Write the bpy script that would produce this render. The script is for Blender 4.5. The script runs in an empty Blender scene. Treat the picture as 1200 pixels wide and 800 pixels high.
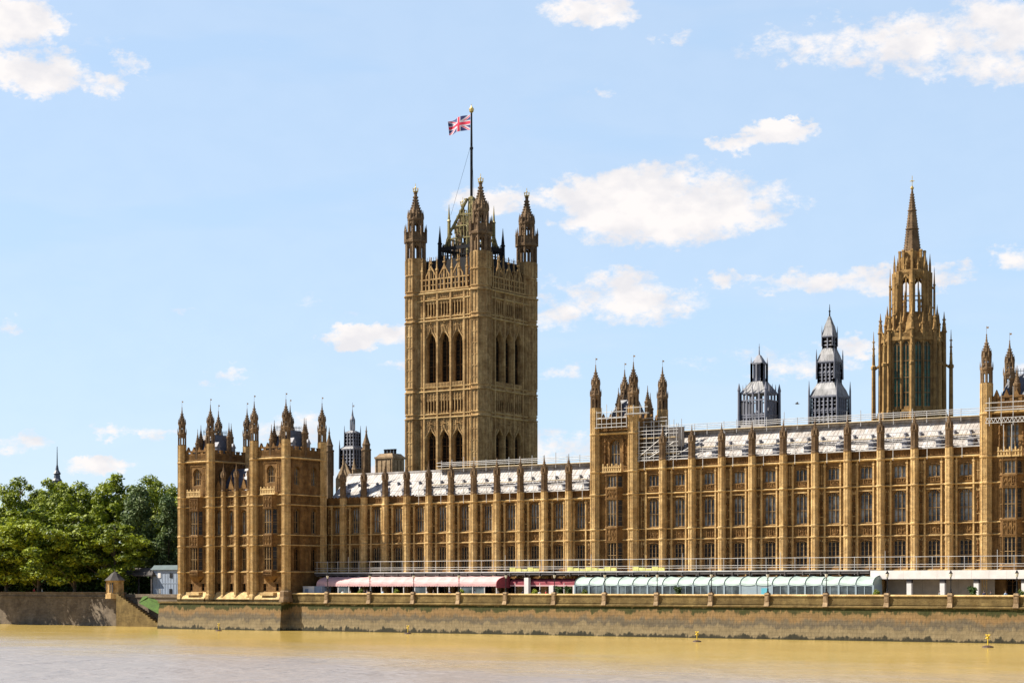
import bpy, bmesh, math, random
from mathutils import Vector, Matrix
R = math.radians
random.seed(7)
scene = bpy.context.scene
COL = scene.collection

# ------------------------------------------------------------------ camera
YAW = 34.7
cam_d = bpy.data.cameras.new('camera')
cam = bpy.data.objects.new('camera', cam_d)
COL.objects.link(cam)
cam.location = (182.17, -263.0, 8.0)
cam.rotation_euler = (R(90), 0, R(YAW))
cam_d.sensor_width = 36.0
cam_d.lens = 66.0
cam_d.shift_y = 0.238
cam_d.clip_start = 1.0
cam_d.clip_end = 20000.0
scene.camera = cam

# ------------------------------------------------------------------ sun and sky
SUN_A, SUN_E = R(60), R(46)
sun_dir = Vector((-math.sin(SUN_A) * math.cos(SUN_E), -math.cos(SUN_A) * math.cos(SUN_E), math.sin(SUN_E)))
sun_d = bpy.data.lights.new('sun', 'SUN')
sun_d.energy = 5.0
sun_d.angle = R(0.53)
sun_d.color = (1.0, 0.93, 0.80)
sun = bpy.data.objects.new('sun', sun_d)
COL.objects.link(sun)
sun.location = (0, 0, 200)
sun.rotation_euler = sun_dir.to_track_quat('Z', 'Y').to_euler()

scene.view_settings.view_transform = 'Standard'
scene.view_settings.look = 'None'
scene.view_settings.exposure = 1.15
scene.view_settings.gamma = 1.0
scene.view_settings.use_curve_mapping = False

world = bpy.data.worlds.new('World')
scene.world = world
world.use_nodes = True

def sky_dir(px, py):
    """azimuth / elevation of a direction on the sky dome, in radians"""
    u = px - 600.0
    c, s = math.cos(R(YAW)), math.sin(R(YAW))
    x, y, z = c * u - s * 2200, s * u + c * 2200, 685.5 - py
    return math.atan2(x, y), math.atan2(z, math.hypot(x, y))

def build_world():
    nt = world.node_tree
    N, L = nt.nodes, nt.links
    for n in list(N): N.remove(n)
    def math_(op, a, b=None, c=None, clamp=False):
        n = N.new('ShaderNodeMath'); n.operation = op; n.use_clamp = clamp
        for i, v in enumerate((a, b, c)):
            if v is None: continue
            if isinstance(v, (int, float)): n.inputs[i].default_value = v
            else: L.new(v, n.inputs[i])
        return n.outputs[0]
    out = N.new('ShaderNodeOutputWorld')
    bg = N.new('ShaderNodeBackground')
    sky = N.new('ShaderNodeTexSky')
    sky.sky_type = 'NISHITA'
    sky.sun_disc = False
    sky.sun_elevation = SUN_E
    sky.sun_rotation = math.atan2(sun_dir.x, sun_dir.y)
    sky.air_density = 1.0; sky.dust_density = 0.35; sky.ozone_density = 1.6
    tc = N.new('ShaderNodeTexCoord')
    sep = N.new('ShaderNodeSeparateXYZ')
    L.new(tc.outputs['Generated'], sep.inputs[0])
    az = math_('ARCTAN2', sep.outputs[0], sep.outputs[1])
    el = math_('ARCSINE', sep.outputs[2])
    # cloud edges are broken up by two octaves of noise on the dome
    mp = N.new('ShaderNodeMapping'); mp.inputs['Scale'].default_value = (1, 1, 1.7)
    L.new(tc.outputs['Generated'], mp.inputs[0])
    n1 = N.new('ShaderNodeTexNoise'); n1.inputs['Scale'].default_value = 27; n1.inputs['Detail'].default_value = 9; n1.inputs['Roughness'].default_value = 0.68
    n2 = N.new('ShaderNodeTexNoise'); n2.inputs['Scale'].default_value = 90; n2.inputs['Detail'].default_value = 6; n2.inputs['Roughness'].default_value = 0.6
    L.new(mp.outputs[0], n1.inputs[0]); L.new(mp.outputs[0], n2.inputs[0])
    sc = N.new('ShaderNodeSeparateXYZ'); L.new(n2.outputs['Color'], sc.inputs[0])
    az = math_('ADD', az, math_('MULTIPLY', math_('SUBTRACT', sc.outputs[0], 0.5), 0.030))
    el = math_('ADD', el, math_('MULTIPLY', math_('SUBTRACT', sc.outputs[1], 0.5), 0.018))
    # x, y, half-width, half-height (minutes of the sky), density
    clouds = [(18, 22, 62, 36, 1.0), (48, 84, 66, 30, 1.0), (120, 100, 34, 18, .72), (158, 76, 26, 16, .62),
              (698, 10, 76, 28, .92), (775, 42, 40, 12, .45), (720, 106, 22, 16, .5),
              (915, 157, 52, 17, .95), (862, 169, 36, 13, .9),
              (780, 240, 165, 50, 1.15), (690, 234, 70, 28, 1.0), (860, 248, 80, 20, .8), (585, 236, 70, 20, .8),
              (722, 348, 96, 38, .92), (655, 376, 80, 22, .8), (650, 322, 30, 22, .5),
              (848, 325, 34, 14, .72), (950, 333, 110, 16, .55), (1030, 330, 80, 20, .8), (1110, 322, 40, 17, .85), (893, 343, 18, 8, .6),
              (1190, 302, 40, 18, .9), (955, 48, 90, 36, .72), (1150, 45, 150, 56, .92), (1105, 78, 46, 24, .7), (975, 12, 40, 14, .6),
              (432, 395, 66, 16, .85), (470, 428, 44, 12, .5), (905, 424, 110, 22, .75), (1000, 405, 36, 16, .8), (1190, 430, 40, 14, .5),
              (650, 432, 40, 14, .5), (660, 522, 90, 22, .65), (110, 546, 52, 12, .7), (185, 506, 36, 10, .6), (265, 442, 36, 14, .5),
              (345, 502, 60, 24, .6), (20, 381, 40, 14, .45), (130, 505, 30, 10, .5), (20, 520, 50, 16, .5), (600, 355, 900, 10, .22), (250, 360, 300, 9, .26),
              (430, 560, 200, 20, .5), (350, 60, 300, 16, .2), (1050, 500, 160, 20, .45)]
    acc = None
    for (px, py, w, h, dn) in clouds:
        a0, e0 = sky_dir(px, py)
        sw, sh = w / 2200.0 * 1.15, h / 2200.0 * 1.15
        dx = math_('MULTIPLY', math_('SUBTRACT', az, a0), 1 / sw)
        dy = math_('MULTIPLY', math_('SUBTRACT', el, e0), 1 / sh)
        r2 = math_('ADD', math_('MULTIPLY', dx, dx), math_('MULTIPLY', dy, dy))
        v = math_('MULTIPLY', math_('SUBTRACT', 1.0, r2, clamp=True), dn)
        acc = v if acc is None else math_('MAXIMUM', acc, v)
    edge = math_('ADD', acc, math_('MULTIPLY', math_('SUBTRACT', n1.outputs['Fac'], 0.52), 2.9))
    mr = N.new('ShaderNodeMapRange'); mr.interpolation_type = 'SMOOTHSTEP'
    mr.inputs['From Min'].default_value = 0.16; mr.inputs['From Max'].default_value = 0.78
    L.new(edge, mr.inputs['Value'])
    gate = math_('MULTIPLY', acc, 2.6, clamp=True)
    mask = math_('MULTIPLY', mr.outputs[0], gate)
    # high thin veil
    n3 = N.new('ShaderNodeTexNoise'); n3.inputs['Scale'].default_value = 5.0; n3.inputs['Detail'].default_value = 4
    mp3 = N.new('ShaderNodeMapping'); mp3.inputs['Scale'].default_value = (1, 1, 5)
    L.new(tc.outputs['Generated'], mp3.inputs[0]); L.new(mp3.outputs[0], n3.inputs[0])
    veil = math_('MULTIPLY', math_('SUBTRACT', n3.outputs['Fac'], 0.38, clamp=True), 0.9)
    veil = math_('MINIMUM', veil, 0.07)
    mask = math_('MAXIMUM', mask, veil)
    mx = N.new('ShaderNodeMix'); mx.data_type = 'RGBA'
    L.new(mask, mx.inputs['Factor'])
    tint = N.new('ShaderNodeMix'); tint.data_type = 'RGBA'; tint.blend_type = 'MULTIPLY'; tint.inputs['Factor'].default_value = 1.0
    tint.inputs['B'].default_value = SKY_TINT
    L.new(sky.outputs[0], tint.inputs['A'])
    cs = N.new('ShaderNodeMix'); cs.data_type = 'RGBA'
    cs.inputs['A'].default_value = tuple(c * k for c, k in zip(CLOUD_RGB, (.84, .865, .91, 1))); cs.inputs['B'].default_value = CLOUD_RGB
    sh = N.new('ShaderNodeMapRange'); sh.inputs['From Min'].default_value = .38; sh.inputs['From Max'].default_value = .60
    n4 = N.new('ShaderNodeTexNoise'); n4.inputs['Scale'].default_value = 48; n4.inputs['Detail'].default_value = 5
    L.new(mp.outputs[0], n4.inputs[0]); L.new(n4.outputs['Fac'], sh.inputs['Value']); L.new(sh.outputs[0], cs.inputs['Factor'])
    L.new(cs.outputs['Result'], mx.inputs['B'])
    # thin pale veil over the whole lower sky, thinning towards the zenith
    hz = math_('MULTIPLY', math_('SUBTRACT', 0.46, math_('ABSOLUTE', el), clamp=True), 6.5, clamp=True)
    hz = math_('MULTIPLY', hz, 0.60)
    hc = N.new('ShaderNodeMix'); hc.data_type = 'RGBA'
    L.new(hz, hc.inputs['Factor']); hc.inputs['B'].default_value = HAZE_RGB
    L.new(tint.outputs['Result'], hc.inputs['A'])
    L.new(hc.outputs['Result'], mx.inputs['A'])
    L.new(mx.outputs['Result'], bg.inputs['Color'])
    bg.inputs['Strength'].default_value = SKY_STRENGTH
    L.new(bg.outputs[0], out.inputs[0])

SKY_STRENGTH = 0.061
SKY_TINT = (1.0, 1.0, 1.0, 1)
CLOUD_RGB = (7.5, 7.2, 7.1, 1)
HAZE_RGB = (4.9, 6.55, 8.7, 1)
build_world()

# ------------------------------------------------------------------ materials
def new_mat(name):
    m = bpy.data.materials.new(name); m.use_nodes = True
    nt = m.node_tree
    return m, nt, nt.nodes['Principled BSDF']

def pmat(name, rgb, rough=0.6, metal=0.0, var=0.0, scale=1.2, spec=0.5, bump=0.0, var_rgb=None, detail=5, stretch=(1, 1, 1)):
    """plain principled material whose colour wanders with world position"""
    m, nt, b = new_mat(name)
    N, L = nt.nodes, nt.links
    b.inputs['Roughness'].default_value = rough
    b.inputs['Metallic'].default_value = metal
    b.inputs['Specular IOR Level'].default_value = spec
    b.inputs['Base Color'].default_value = (*rgb, 1)
    if var or bump or var_rgb:
        g = N.new('ShaderNodeNewGeometry')
        mp = N.new('ShaderNodeMapping'); mp.inputs['Scale'].default_value = stretch
        no = N.new('ShaderNodeTexNoise'); no.inputs['Scale'].default_value = scale; no.inputs['Detail'].default_value = detail; no.inputs['Roughness'].default_value = 0.65
        L.new(g.outputs['Position'], mp.inputs[0]); L.new(mp.outputs[0], no.inputs[0])
        cr = N.new('ShaderNodeValToRGB')
        cr.color_ramp.elements[0].position = 0.32; cr.color_ramp.elements[1].position = 0.68
        lo = var_rgb if var_rgb else tuple(c * (1 - var) for c in rgb)
        hi = rgb if var_rgb else tuple(min(1, c * (1 + var)) for c in rgb)
        cr.color_ramp.elements[0].color = (*lo, 1); cr.color_ramp.elements[1].color = (*hi, 1)
        L.new(no.outputs['Fac'], cr.inputs[0]); L.new(cr.outputs[0], b.inputs['Base Color'])
        if bump:
            bp = N.new('ShaderNodeBump'); bp.inputs['Strength'].default_value = bump; bp.inputs['Distance'].default_value = 0.1
            L.new(no.outputs['Fac'], bp.inputs['Height']); L.new(bp.outputs[0], b.inputs['Normal'])
    return m

def stone_mat(name, light, mid, dark):
    """weathered limestone: warm blocks, soot streaks running down, fine grain"""
    m, nt, b = new_mat(name)
    N, L = nt.nodes, nt.links
    g = N.new('ShaderNodeNewGeometry')
    def noise(scale, detail, st=(1, 1, 1), rough=.6):
        mp = N.new('ShaderNodeMapping'); mp.inputs['Scale'].default_value = st
        no = N.new('ShaderNodeTexNoise'); no.inputs['Scale'].default_value = scale; no.inputs['Detail'].default_value = detail; no.inputs['Roughness'].default_value = rough
        L.new(g.outputs['Position'], mp.inputs[0]); L.new(mp.outputs[0], no.inputs[0])
        return no.outputs['Fac']
    def ramp(v, p0, p1, c0, c1):
        r = N.new('ShaderNodeValToRGB')
        r.color_ramp.elements[0].position = p0; r.color_ramp.elements[1].position = p1
        r.color_ramp.elements[0].color = (*c0, 1); r.color_ramp.elements[1].color = (*c1, 1)
        L.new(v, r.inputs[0]); return r.outputs[0]
    def mix(mode, f, a, bb):
        x = N.new('ShaderNodeMix'); x.data_type = 'RGBA'; x.blend_type = mode
        if isinstance(f, float): x.inputs['Factor'].default_value = f
        else: L.new(f, x.inputs['Factor'])
        L.new(a, x.inputs['A']); L.new(bb, x.inputs['B'])
        return x.outputs['Result']
    base = ramp(noise(0.45, 7), .34, .66, mid, light)
    streak = ramp(noise(.8, 7, (1, 1, .40), .72), .36, .64, dark, (1, 1, 1))
    c = mix('MULTIPLY', 0.8, base, streak)
    # single ashlar blocks differ a little
    vor = N.new('ShaderNodeTexVoronoi'); vor.inputs['Scale'].default_value = 1.25
    mpv = N.new('ShaderNodeMapping'); mpv.inputs['Scale'].default_value = (1, 1, 2.2)
    L.new(g.outputs['Position'], mpv.inputs[0]); L.new(mpv.outputs[0], vor.inputs[0])
    sv = N.new('ShaderNodeSeparateColor'); L.new(vor.outputs['Color'], sv.inputs[0])
    blk = ramp(sv.outputs[0], 0.0, 1.0, (.62, .58, .55), (1.20, 1.15, 1.08))
    c = mix('MULTIPLY', 0.55, c, blk)
    fine = ramp(noise(7, 4), .3, .7, (.62, .59, .56), (1.2, 1.18, 1.15))
    c = mix('MULTIPLY', 0.75, c, fine)
    L.new(c, b.inputs['Base Color'])
    b.inputs['Roughness'].default_value = 0.85
    b.inputs['Specular IOR Level'].default_value = 0.2
    bp = N.new('ShaderNodeBump'); bp.inputs['Strength'].default_value = 0.5; bp.inputs['Distance'].default_value = 0.12
    L.new(noise(5, 5), bp.inputs['Height']); L.new(bp.outputs[0], b.inputs['Normal'])
    return m

M = {}
M['stone'] = stone_mat('limestone', (.27, .160, .060), (.150, .084, .030), (.42, .35, .30))  # dark copy for recessed walls: weathering, and shade put into the colour
M['stone_sunlit'] = stone_mat('sunlit_limestone', (.62, .455, .225), (.48, .325, .14), (.50, .43, .38))  # bright copy for projecting stone: sunlight put into the colour
M['stone_tower'] = stone_mat('tower_limestone', (.53, .375, .18), (.36, .230, .098), (.42, .36, .32))
M['stone_turret'] = stone_mat('turret_limestone', (.26, .180, .105), (.145, .096, .055), (.46, .42, .40))
M['stone_spire'] = stone_mat('spire_limestone', (.44, .29, .115), (.27, .165, .062), (.40, .35, .31))
M['stone_grey'] = stone_mat('grey_limestone', (.40, .30, .19), (.28, .20, .12), (.5, .46, .43))
M['trim'] = stone_mat('trim_limestone', (.64, .49, .26), (.52, .37, .17), (.62, .56, .5))
M['tracery'] = stone_mat('window_tracery', (.36, .26, .14), (.25, .17, .085), (.6, .55, .5))
M['carving'] = stone_mat('carved_limestone', (.24, .134, .049), (.13, .069, .024), (.40, .34, .30))  # darker copy for carved recesses, shade put into the colour
M['lead'] = pmat('lead', (.15, .152, .18), .65, .05, .35, .9, bump=.3, stretch=(1, 1, .3))
M['lead_pale'] = pmat('pale_lead', (.20, .195, .20), .65, .05, .5, 1.1, bump=.2, stretch=(1, 1, .3))
M['slate'] = pmat('slate', (.055, .060, .082), .5, 0, .45, 1.6, bump=.3)
M['iron'] = pmat('black_iron', (.014, .014, .016), .85, 0, .3, 2, spec=.15)
M['gilt'] = pmat('gilded_metal', (.50, .36, .12), .38, .55, .35, 2)
M['gilt_dull'] = pmat('tarnished_gilding', (.17, .135, .045), .55, .3, .5, 2)
M['roofwhite'] = pmat('whitened_roof_sheet', (.43, .41, .40), .6, 0, 0, 1.1, bump=.15, var_rgb=(.21, .175, .15), stretch=(1, .3, .3))
M['pole'] = pmat('galvanised_tube', (.42, .41, .405), .5, .2, .25, .8)
M['plank'] = pmat('scaffold_boards', (.52, .42, .27), .8, 0, .35, 1.3, bump=.2, stretch=(.3, 1, 1))
M['barrier'] = pmat('yellow_green_sheeting', (.50, .48, .16), .7, 0, .3, 1.5)
M['beam'] = pmat('dark_beam', (.055, .045, .042), .7, 0, .3, 1.0)
M['white'] = pmat('white_paint', (.60, .56, .53), .5, 0, .1, .8)
M['hoard'] = pmat('cream_hoarding', (.27, .22, .165), .7, 0, .15, .7)
M['pink'] = pmat('pink_canvas', (.50, .29, .285), .75, 0, .12, .9, bump=.15)
M['red'] = pmat('dark_red_canvas', (.22, .030, .045), .75, 0, .25, .9)
M['greenroof'] = pmat('pale_green_canvas', (.29, .36, .33), .6, 0, .18, .7, bump=.1)
M['greenframe'] = pmat('pale_blue_frame', (.25, .31, .34), .55, 0, .1, 1)
M['teal'] = pmat('teal_panel', (.10, .36, .44), .5, 0, .1, 1)
M['cabin'] = pmat('blue_grey_panel', (.21, .25, .32), .6, 0, .1, .8)
M['cabinroof'] = pmat('green_grey_felt', (.055, .085, .09), .8, 0, .2, 1)
M['darkroof'] = pmat('dark_tile', (.03, .024, .022), .8, 0, .3, 2)
M['yellow'] = pmat('yellow_marker_paint', (.55, .38, .02), .6, 0, .1, 3)
M['rust'] = pmat('rusty_float', (.05, .025, .02), .7, 0, .3, 5)
M['lampglass'] = pmat('frosted_glass', (.75, .72, .64), .25, 0, .05, 3)
M['bark'] = pmat('bark', (.085, .065, .045), .9, 0, .35, 2, bump=.5, stretch=(1, 1, .3))
M['skin'] = pmat('skin', (.50, .30, .21), .6)
M['hair'] = pmat('hair', (.035, .022, .015), .6)
M['denim'] = pmat('dark_cloth', (.04, .045, .07), .85)
M['flag_red'] = pmat('flag_red', (.50, .008, .045), .8)
M['flag_blue'] = pmat('flag_blue', (.012, .018, .11), .8)
M['flag_white'] = pmat('flag_white', (.40, .38, .42), .8)
M['table'] = pmat('white_cloth', (.7, .68, .66), .8)

def glass_mat(name, rgb, rough, spec, patch):
    m, nt, b = new_mat(name)
    N, L = nt.nodes, nt.links
    g = N.new('ShaderNodeNewGeometry')
    no = N.new('ShaderNodeTexNoise'); no.inputs['Scale'].default_value = 0.55; no.inputs['Detail'].default_value = 2
    L.new(g.outputs['Position'], no.inputs[0])
    cr = N.new('ShaderNodeValToRGB')
    cr.color_ramp.elements[0].position = .42; cr.color_ramp.elements[1].position = .66
    cr.color_ramp.elements[0].color = (*rgb, 1); cr.color_ramp.elements[1].color = (*patch, 1)
    L.new(no.outputs['Fac'], cr.inputs[0]); L.new(cr.outputs[0], b.inputs['Base Color'])
    b.inputs['Roughness'].default_value = rough
    b.inputs['Specular IOR Level'].default_value = spec
    n2 = N.new('ShaderNodeTexNoise'); n2.inputs['Scale'].default_value = 2.6; n2.inputs['Detail'].default_value = 2
    L.new(g.outputs['Position'], n2.inputs[0])
    bp = N.new('ShaderNodeBump'); bp.inputs['Strength'].default_value = .35; bp.inputs['Distance'].default_value = .06
    L.new(n2.outputs['Fac'], bp.inputs['Height']); L.new(bp.outputs[0], b.inputs['Normal'])
    return m
M['glass'] = glass_mat('leaded_glass', (.030, .036, .046), .28, .4, (.21, .225, .24))
M['glass_dark'] = glass_mat('dark_glass', (.010, .010, .012), .35, .18, (.030, .028, .030))
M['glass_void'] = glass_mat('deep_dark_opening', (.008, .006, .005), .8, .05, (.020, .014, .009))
M['glass_green'] = glass_mat('green_leaded_glass', (.015, .055, .038), .3, .35, (.035, .14, .10))
M['glass_tent'] = glass_mat('marquee_glazing', (.035, .045, .05), .12, .5, (.12, .15, .16))

def river_wall_mat():
    m, nt, b = new_mat('tide_stained_stone')
    N, L = nt.nodes, nt.links
    g = N.new('ShaderNodeNewGeometry')
    sp = N.new('ShaderNodeSeparateXYZ'); L.new(g.outputs['Position'], sp.inputs[0])
    def noise(scale, st, detail=5):
        mp = N.new('ShaderNodeMapping'); mp.inputs['Scale'].default_value = st
        no = N.new('ShaderNodeTexNoise'); no.inputs['Scale'].default_value = scale; no.inputs['Detail'].default_value = detail; no.inputs['Roughness'].default_value = .65
        L.new(g.outputs['Position'], mp.inputs[0]); L.new(mp.outputs[0], no.inputs[0]); return no.outputs['Fac']
    def mth(op, a, bb):
        n = N.new('ShaderNodeMath'); n.operation = op
        for i, v in enumerate((a, bb)):
            if isinstance(v, float): n.inputs[i].default_value = v
            else: L.new(v, n.inputs[i])
        return n.outputs[0]
    n = noise(.35, (1, 1, .8))
    z = mth('ADD', sp.outputs[2], mth('MULTIPLY', mth('SUBTRACT', n, .5), 3.0))
    z = mth('ADD', z, mth('MULTIPLY', mth('SUBTRACT', noise(1.6, (1, 1, .2)), .5), 1.7))
    z = mth('DIVIDE', z, 8.0)
    r = N.new('ShaderNodeValToRGB'); L.new(z, r.inputs[0])
    e = r.color_ramp.elements
    stops = [(0.0, (0.026, 0.024, 0.015)), (.045, (0.038, 0.034, 0.021)), (.075, (0.203, 0.158, 0.090)), (.21, (0.188, 0.143, 0.079)), (.27, (0.105, 0.085, 0.058)),
             (.34, (0.130, 0.098, 0.058)), (.40, (0.203, 0.124, 0.053)), (.475, (0.188, 0.120, 0.049)), (.505, (0.050, 0.046, 0.014)), (.585, (0.036, 0.042, 0.009)), (.62, (0.120, 0.094, 0.038)), (.66, (0.225, 0.173, 0.083)), (1.0, (0.225, 0.165, 0.083))]
    e[0].position, e[0].color = stops[0][0], (*stops[0][1], 1)
    e[1].position, e[1].color = stops[-1][0], (*stops[-1][1], 1)
    for p, cc in stops[1:-1]:
        k = e.new(p); k.color = (*cc, 1)
    br = N.new('ShaderNodeTexBrick')
    br.inputs['Scale'].default_value = 1.0; br.inputs['Mortar Size'].default_value = .02
    br.inputs['Brick Width'].default_value = 1.5; br.inputs['Row Height'].default_value = .55
    br.inputs['Color1'].default_value = (1.1, 1.1, 1.1, 1); br.inputs['Color2'].default_value = (.82, .82, .82, 1); br.inputs['Mortar'].default_value = (.5, .5, .5, 1)
    cmb = N.new('ShaderNodeCombineXYZ'); L.new(mth('ADD', sp.outputs[0], mth('MULTIPLY', sp.outputs[1], .7)), cmb.inputs[0]); L.new(sp.outputs[2], cmb.inputs[1])
    L.new(cmb.outputs[0], br.inputs['Vector'])
    fr = N.new('ShaderNodeValToRGB'); L.new(noise(4.0, (1, 1, .3)), fr.inputs[0])
    fr.color_ramp.elements[0].position = .3; fr.color_ramp.elements[1].position = .7
    fr.color_ramp.elements[0].color = (.6, .6, .6, 1); fr.color_ramp.elements[1].color = (1.2, 1.2, 1.2, 1)
    c = r.outputs[0]
    for o, f in ((br.outputs[0], .75), (fr.outputs[0], .75)):
        x = N.new('ShaderNodeMix'); x.data_type = 'RGBA'; x.blend_type = 'MULTIPLY'; x.inputs['Factor'].default_value = f
        L.new(c, x.inputs['A']); L.new(o, x.inputs['B']); c = x.outputs['Result']
    L.new(c, b.inputs['Base Color'])
    b.inputs['Roughness'].default_value = .85
    b.inputs['Specular IOR Level'].default_value = .2
    bp = N.new('ShaderNodeBump'); bp.inputs['Strength'].default_value = .6; bp.inputs['Distance'].default_value = .1
    L.new(noise(3.0, (1, 1, 1)), bp.inputs['Height']); L.new(bp.outputs[0], b.inputs['Normal'])
    return m
M['riverwall'] = river_wall_mat()
M['parapet'] = stone_mat('parapet_stone', (.23, .17, .07), (.14, .10, .04), (.5, .46, .36))
M['granite'] = stone_mat('embankment_granite', (.20, .165, .125), (.125, .10, .075), (.6, .58, .55))
M['algae'] = pmat('algae', (.045, .095, .008), .9, 0, .4, 1.5, bump=.3)
M['ground'] = pmat('earth_and_grass', (.075, .075, .035), .95, 0, .35, .15)
M['paving'] = pmat('terrace_paving', (.24, .20, .15), .85, 0, .2, 1.2)

def water_mat():
    m, nt, b = new_mat('muddy_river_water')
    N, L = nt.nodes, nt.links
    g = N.new('ShaderNodeNewGeometry')
    def noise(scale, st, detail, rough=.6):
        mp = N.new('ShaderNodeMapping'); mp.inputs['Scale'].default_value = st; mp.inputs['Rotation'].default_value = (0, 0, R(-20))
        no = N.new('ShaderNodeTexNoise'); no.inputs['Scale'].default_value = scale; no.inputs['Detail'].default_value = detail; no.inputs['Roughness'].default_value = rough
        L.new(g.outputs['Position'], mp.inputs[0]); L.new(mp.outputs[0], no.inputs[0]); return no.outputs['Fac']
    def mth(op, a, bb, clamp=False):
        n = N.new('ShaderNodeMath'); n.operation = op; n.use_clamp = clamp
        for i, v in enumerate((a, bb)):
            if isinstance(v, (int, float)): n.inputs[i].default_value = v
            else: L.new(v, n.inputs[i])
        return n.outputs[0]
    cr = N.new('ShaderNodeValToRGB'); L.new(noise(.03, (1, 1, 1), 4), cr.inputs[0])
    cr.color_ramp.elements[0].position = .35; cr.color_ramp.elements[1].position = .65
    cr.color_ramp.elements[0].color = (.38, .262, .066, 1); cr.color_ramp.elements[1].color = (.45, .315, .088, 1)
    b.inputs['IOR'].default_value = 1.48
    # sheltered water under the wall is smoother, the open stream is wind-ruffled
    sp = N.new('ShaderNodeSeparateXYZ'); L.new(g.outputs['Position'], sp.inputs[0])
    q = mth('ADD', mth('MULTIPLY', sp.outputs[0], -.22), mth('MULTIPLY', sp.outputs[1], -1.0))
    q = mth('ADD', q, mth('MULTIPLY', mth('SUBTRACT', noise(.035, (1, 2.2, 1), 6, .7), .5), 70.0))
    q = mth('DIVIDE', mth('SUBTRACT', q, 54.0), 55.0, True)
    # muddy colour with reflections put in: golden stone by the wall, pale sky midstream
    cm = N.new('ShaderNodeMix'); cm.data_type = 'RGBA'; L.new(q, cm.inputs['Factor']); L.new(cr.outputs[0], cm.inputs['A']); cm.inputs['B'].default_value = (.25, .215, .195, 1)
    L.new(cm.outputs['Result'], b.inputs['Base Color'])
    L.new(mth('ADD', mth('MULTIPLY', q, .16), .15), b.inputs['Roughness'])
    h = mth('ADD', mth('ADD', noise(.55, (1, 1, 1), 4), mth('MULTIPLY', noise(.19, (1, .8, 1), 3), 2.6)), mth('MULTIPLY', noise(.06, (1, .6, 1), 3), 4.5))
    bp = N.new('ShaderNodeBump'); bp.inputs['Strength'].default_value = 1.0
    patch = mth('ADD', mth('MULTIPLY', noise(.11, (1, .45, 1), 5, .7), 3.4), -.75)
    L.new(mth('MULTIPLY', mth('ADD', mth('MULTIPLY', q, .26), .06), mth('MAXIMUM', patch, .15)), bp.inputs['Distance'])
    L.new(h, bp.inputs['Height']); L.new(bp.outputs[0], b.inputs['Normal'])
    return m
M['water'] = water_mat()

def leaf_mat(name, c0, c1):
    m, nt, b = new_mat(name)
    N, L = nt.nodes, nt.links
    g = N.new('ShaderNodeNewGeometry')
    no = N.new('ShaderNodeTexNoise'); no.inputs['Scale'].default_value = .28; no.inputs['Detail'].default_value = 4
    L.new(g.outputs['Position'], no.inputs[0])
    ad = N.new('ShaderNodeMath'); ad.operation = 'MULTIPLY_ADD'; ad.inputs[1].default_value = .35
    L.new(g.outputs['Random Per Island'], ad.inputs[0]); L.new(no.outputs['Fac'], ad.inputs[2])
    cr = N.new('ShaderNodeValToRGB'); L.new(ad.outputs[0], cr.inputs[0])
    cr.color_ramp.elements[0].position = .42; cr.color_ramp.elements[1].position = .92
    cr.color_ramp.elements[0].color = (*c0, 1); cr.color_ramp.elements[1].color = (*c1, 1)
    L.new(cr.outputs[0], b.inputs['Base Color'])
    b.inputs['Roughness'].default_value = .55
    b.inputs['Specular IOR Level'].default_value = .3
    tr = N.new('ShaderNodeBsdfTranslucent'); L.new(cr.outputs[0], tr.inputs['Color'])
    ms = N.new('ShaderNodeMixShader'); ms.inputs[0].default_value = .28
    out = N['Material Output']
    L.new(b.outputs[0], ms.inputs[1]); L.new(tr.outputs[0], ms.inputs[2]); L.new(ms.outputs[0], out.inputs[0])
    return m
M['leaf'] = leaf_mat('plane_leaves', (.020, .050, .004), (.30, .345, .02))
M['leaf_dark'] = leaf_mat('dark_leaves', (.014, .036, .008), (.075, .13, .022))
M['leaf_poplar'] = leaf_mat('poplar_leaves', (.04, .08, .022), (.17, .215, .075))

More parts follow.
